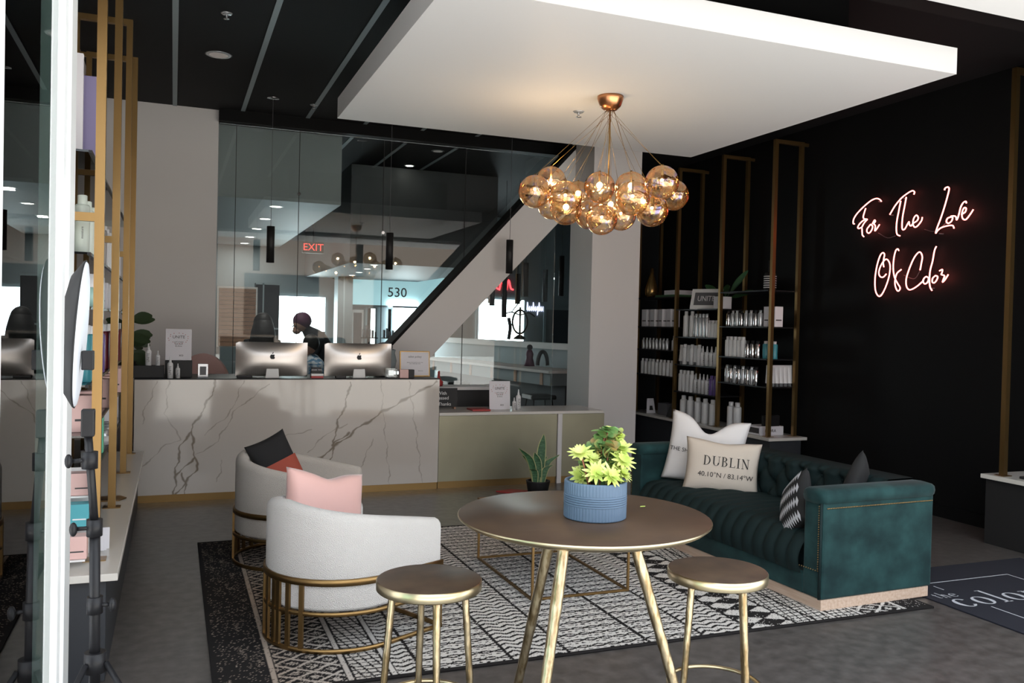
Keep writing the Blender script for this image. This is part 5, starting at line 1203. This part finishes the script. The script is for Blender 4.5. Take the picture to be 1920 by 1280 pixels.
def head(parent,c,yaw,hairm,hair='short',tilt=0):
    c=Vector(c); f_=Vector((math.sin(yaw),-math.cos(yaw),-tilt)).normalized(); s_=Vector((math.cos(yaw),math.sin(yaw),0))
    h = MB().sphere(c,.10,20,14,(.78,.88,1.12)); h.sphere(c+f_*.085+Vector((0,0,-.03)),.018,8,6,(.7,1,1.2)); h.sphere(c+f_*.05+Vector((0,0,-.075)),.045,10,8)
    for q in (-1,1): h.sphere(c+s_*q*.078,.022,8,6,(.4,.8,1.2))
    hd = h.build('head','skin',parent)
    MB().sphere(c+f_*.083+s_*.03,.010,8,6).sphere(c+f_*.083-s_*.03,.010,8,6).build('eyes','ink',hd); MB().sphere(c+f_*.082+Vector((0,0,-.062)),.016,8,6,(1.3,.6,.4)).build('mouth','pink_card',hd)
    if hair=='short':
        MB().sphere(c-f_*.02+Vector((0,0,.025)),.115,18,12,(.86,.95,1.0)).build('hair',hairm,parent)
    else:
        m=MB().sphere(c-f_*.02+Vector((0,0,.02)),.125,18,12,(.95,1,1.05)); m.lathe([(.02,.10),(.115,.04),(.15,-.10),(.175,-.30),(.19,-.48),(.10,-.52),(0,-.52)],20,c=tuple(c-f_*.05)); m.build('hair',hairm,parent)
# stylist with plum hair, bent over the client
t = thing('person','person with plum hair in dark clothes bending over a seated client','person',(1.86,11.6,0)); t.scale=(1.25,1.2,1.02)
nodes=[((.06,0,1.00),(.15,.13)),((.03,0,1.16),(.14,.12)),((-.03,0,1.34),(.16,.13)),((-.10,-.02,1.46),(.155,.11)),((-.18,-.03,1.53),(.06,.06)),((-.22,-.04,1.57),.05),
 ((-.06,.16,1.46),.065),((-.16,.2,1.28),.05),((-.30,.06,1.24),.04),((-.08,-.19,1.46),.065),((-.10,-.24,1.22),.05),((-.26,-.16,1.18),.04),
 ((.08,.10,.90),(.10,.10)),((.06,.11,.50),.07),((.08,.11,.08),.05),((.0,.11,.04),.04),((.08,-.10,.90),(.10,.10)),((.04,-.11,.50),.07),((.07,-.11,.08),.05),((-.01,-.11,.04),.04)]
edges=[(0,1),(1,2),(2,3),(3,4),(4,5),(3,6),(6,7),(7,8),(3,9),(9,10),(10,11),(0,12),(12,13),(13,14),(14,15),(0,16),(16,17),(17,18),(18,19)]
skin_fig('body','cloth_dark',t,nodes,edges); head(t,(-.24,-.04,1.60),-1.2,'hair_plum','short',.5); hand(t,(-.31,.05,1.235),(-1,-.2,.1)); hand(t,(-.27,-.155,1.18),(-1,.2,.1))
# client in striped cape
t = thing('person','seated person under a blue and white streaked salon cape','person',(1.62,11.0,0),R(-60))
nodes=[((0,0,.55),(.20,.17)),((0,0,.75),(.21,.17)),((0,0,1.0),(.20,.15)),((0,0,1.17),(.14,.10)),((0,0,1.26),(.06,.06)),((.20,-.02,1.10),.08),((.26,-.10,.88),.07),((.15,-.26,.80),.05),((-.20,-.02,1.10),.08),((-.26,-.10,.88),.07),((-.15,-.26,.80),.05),((.11,-.2,.54),(.11,.09)),((.12,-.48,.52),.08),((.12,-.50,.10),.05),((.12,-.60,.06),.04),((-.11,-.2,.54),(.11,.09)),((-.12,-.48,.52),.08),((-.12,-.50,.10),.05),((-.12,-.60,.06),.04)]
edges=[(0,1),(1,2),(2,3),(3,4),(3,5),(5,6),(6,7),(3,8),(8,9),(9,10),(0,11),(11,12),(12,13),(13,14),(0,15),(15,16),(16,17),(17,18)]
skin_fig('body','cape',t,nodes,edges); head(t,(0,-.02,1.36),0,'hair_black','short',.3); hand(t,(.14,-.27,.80),(-.3,-1,0)); hand(t,(-.14,-.27,.80),(.3,-1,0))
c_ = thing('salon_chair','black salon chair under the person in the cape','chair',(1.62,11.0,0),R(-60)); MB().box(-.25,.25,-.3,.22,.36,.44,bev=.02).build('seat','matte_black',c_); MB().cyl((0,0,.03),(0,0,.36),.04,n=16).build('column','chrome',c_); MB().lathe([(0,0),(.28,0),(.27,.02),(.05,.035),(0,.035)],28).build('base','chrome',c_)
# dark haired person left
t = thing('person','person with long black hair behind the left computer','person',(1.06,11.35,0))
nodes=[((0,0,.95),(.16,.12)),((0,0,1.15),(.14,.11)),((0,0,1.34),(.17,.12)),((0,0,1.42),(.10,.08)),((0,0,1.50),(.055,.055)),((.19,0,1.37),.065),((.24,.02,1.10),.05),((.20,-.10,.90),.04),((-.19,0,1.37),.065),((-.24,.02,1.10),.05),((-.20,-.10,.90),.04),((.09,0,.85),(.10,.10)),((.10,0,.48),.07),((.10,.02,.08),.05),((.10,-.10,.04),.04),((-.09,0,.85),(.10,.10)),((-.10,0,.48),.07),((-.10,.02,.08),.05),((-.10,-.10,.04),.04)]
edges=[(0,1),(1,2),(2,3),(3,4),(2,5),(5,6),(6,7),(2,8),(8,9),(9,10),(0,11),(11,12),(12,13),(13,14),(0,15),(15,16),(16,17),(17,18)]
skin_fig('body','cloth_dark',t,nodes,edges); head(t,(0,-.02,1.61),PI,'hair_black','long'); hand(t,(.20,-.11,.90),(0,-.3,-1)); hand(t,(-.20,-.11,.90),(0,-.3,-1))

# drop the prototypes
for p in PR.values():
    for c_ in list(p.children): bpy.data.objects.remove(c_)
    bpy.data.objects.remove(p)

# ---------------------------------------------------------------- light
W = bpy.data.worlds.new('world'); bpy.context.scene.world = W; W.use_nodes = True; nt = W.node_tree; bg = nt.nodes['Background']
bg.inputs['Color'].default_value = (.86,.93,1.0,1); bg.inputs['Strength'].default_value = 2.6
S = bpy.data.lights.new('sun','SUN'); S.energy = 19; S.angle = R(1); S.color = (1,.96,.9)
so = bpy.data.objects.new('sun',S); so.rotation_euler = (R(-17),0,R(0)); C.objects.link(so)    # comes from behind the building onto the street
def area(nm,loc,sx,sy,e,col=(1,.95,.88),rot=(0,0,0)):
    A = bpy.data.lights.new(nm,'AREA'); A.shape='RECTANGLE'; A.size=sx; A.size_y=sy; A.energy=e; A.color=col; o=bpy.data.objects.new(nm,A); o.location=loc; o.rotation_euler=rot; C.objects.link(o)
for x,y in ((1.16,11.0),(1.17,13.8),(1.19,16.3)): area('downlight_beam',(x,y,3.05),.12,.12,10)
for x,y in ((2.86,13.6),(3.0,15.6)): area('downlight_beam',(x,y,2.50),.12,.12,8)
area('window_daylight',(2.27,16.9,1.5),.9,1.2,24,(.8,.95,1),(R(90),0,0)); area('window_daylight',(6.4,16.9,1.6),.9,1.2,24,(.8,.95,1),(R(90),0,0)); area('window_daylight',(4.3,16.9,1.5),.6,1.2,25,(.8,.95,1),(R(90),0,0))

sc = bpy.context.scene
sc.view_settings.view_transform='Standard'; sc.view_settings.look='None'; sc.view_settings.gamma=1; sc.view_settings.exposure=0.33
try:
    sc.cycles.use_denoising=True; sc.cycles.denoiser='OPENIMAGEDENOISE'
    sc.cycles.max_bounces=10; sc.cycles.diffuse_bounces=5; sc.cycles.glossy_bounces=4; sc.cycles.transparent_max_bounces=24; sc.cycles.caustics_reflective=False; sc.cycles.sample_clamp_indirect=4; sc.cycles.use_light_tree=True
except Exception: pass
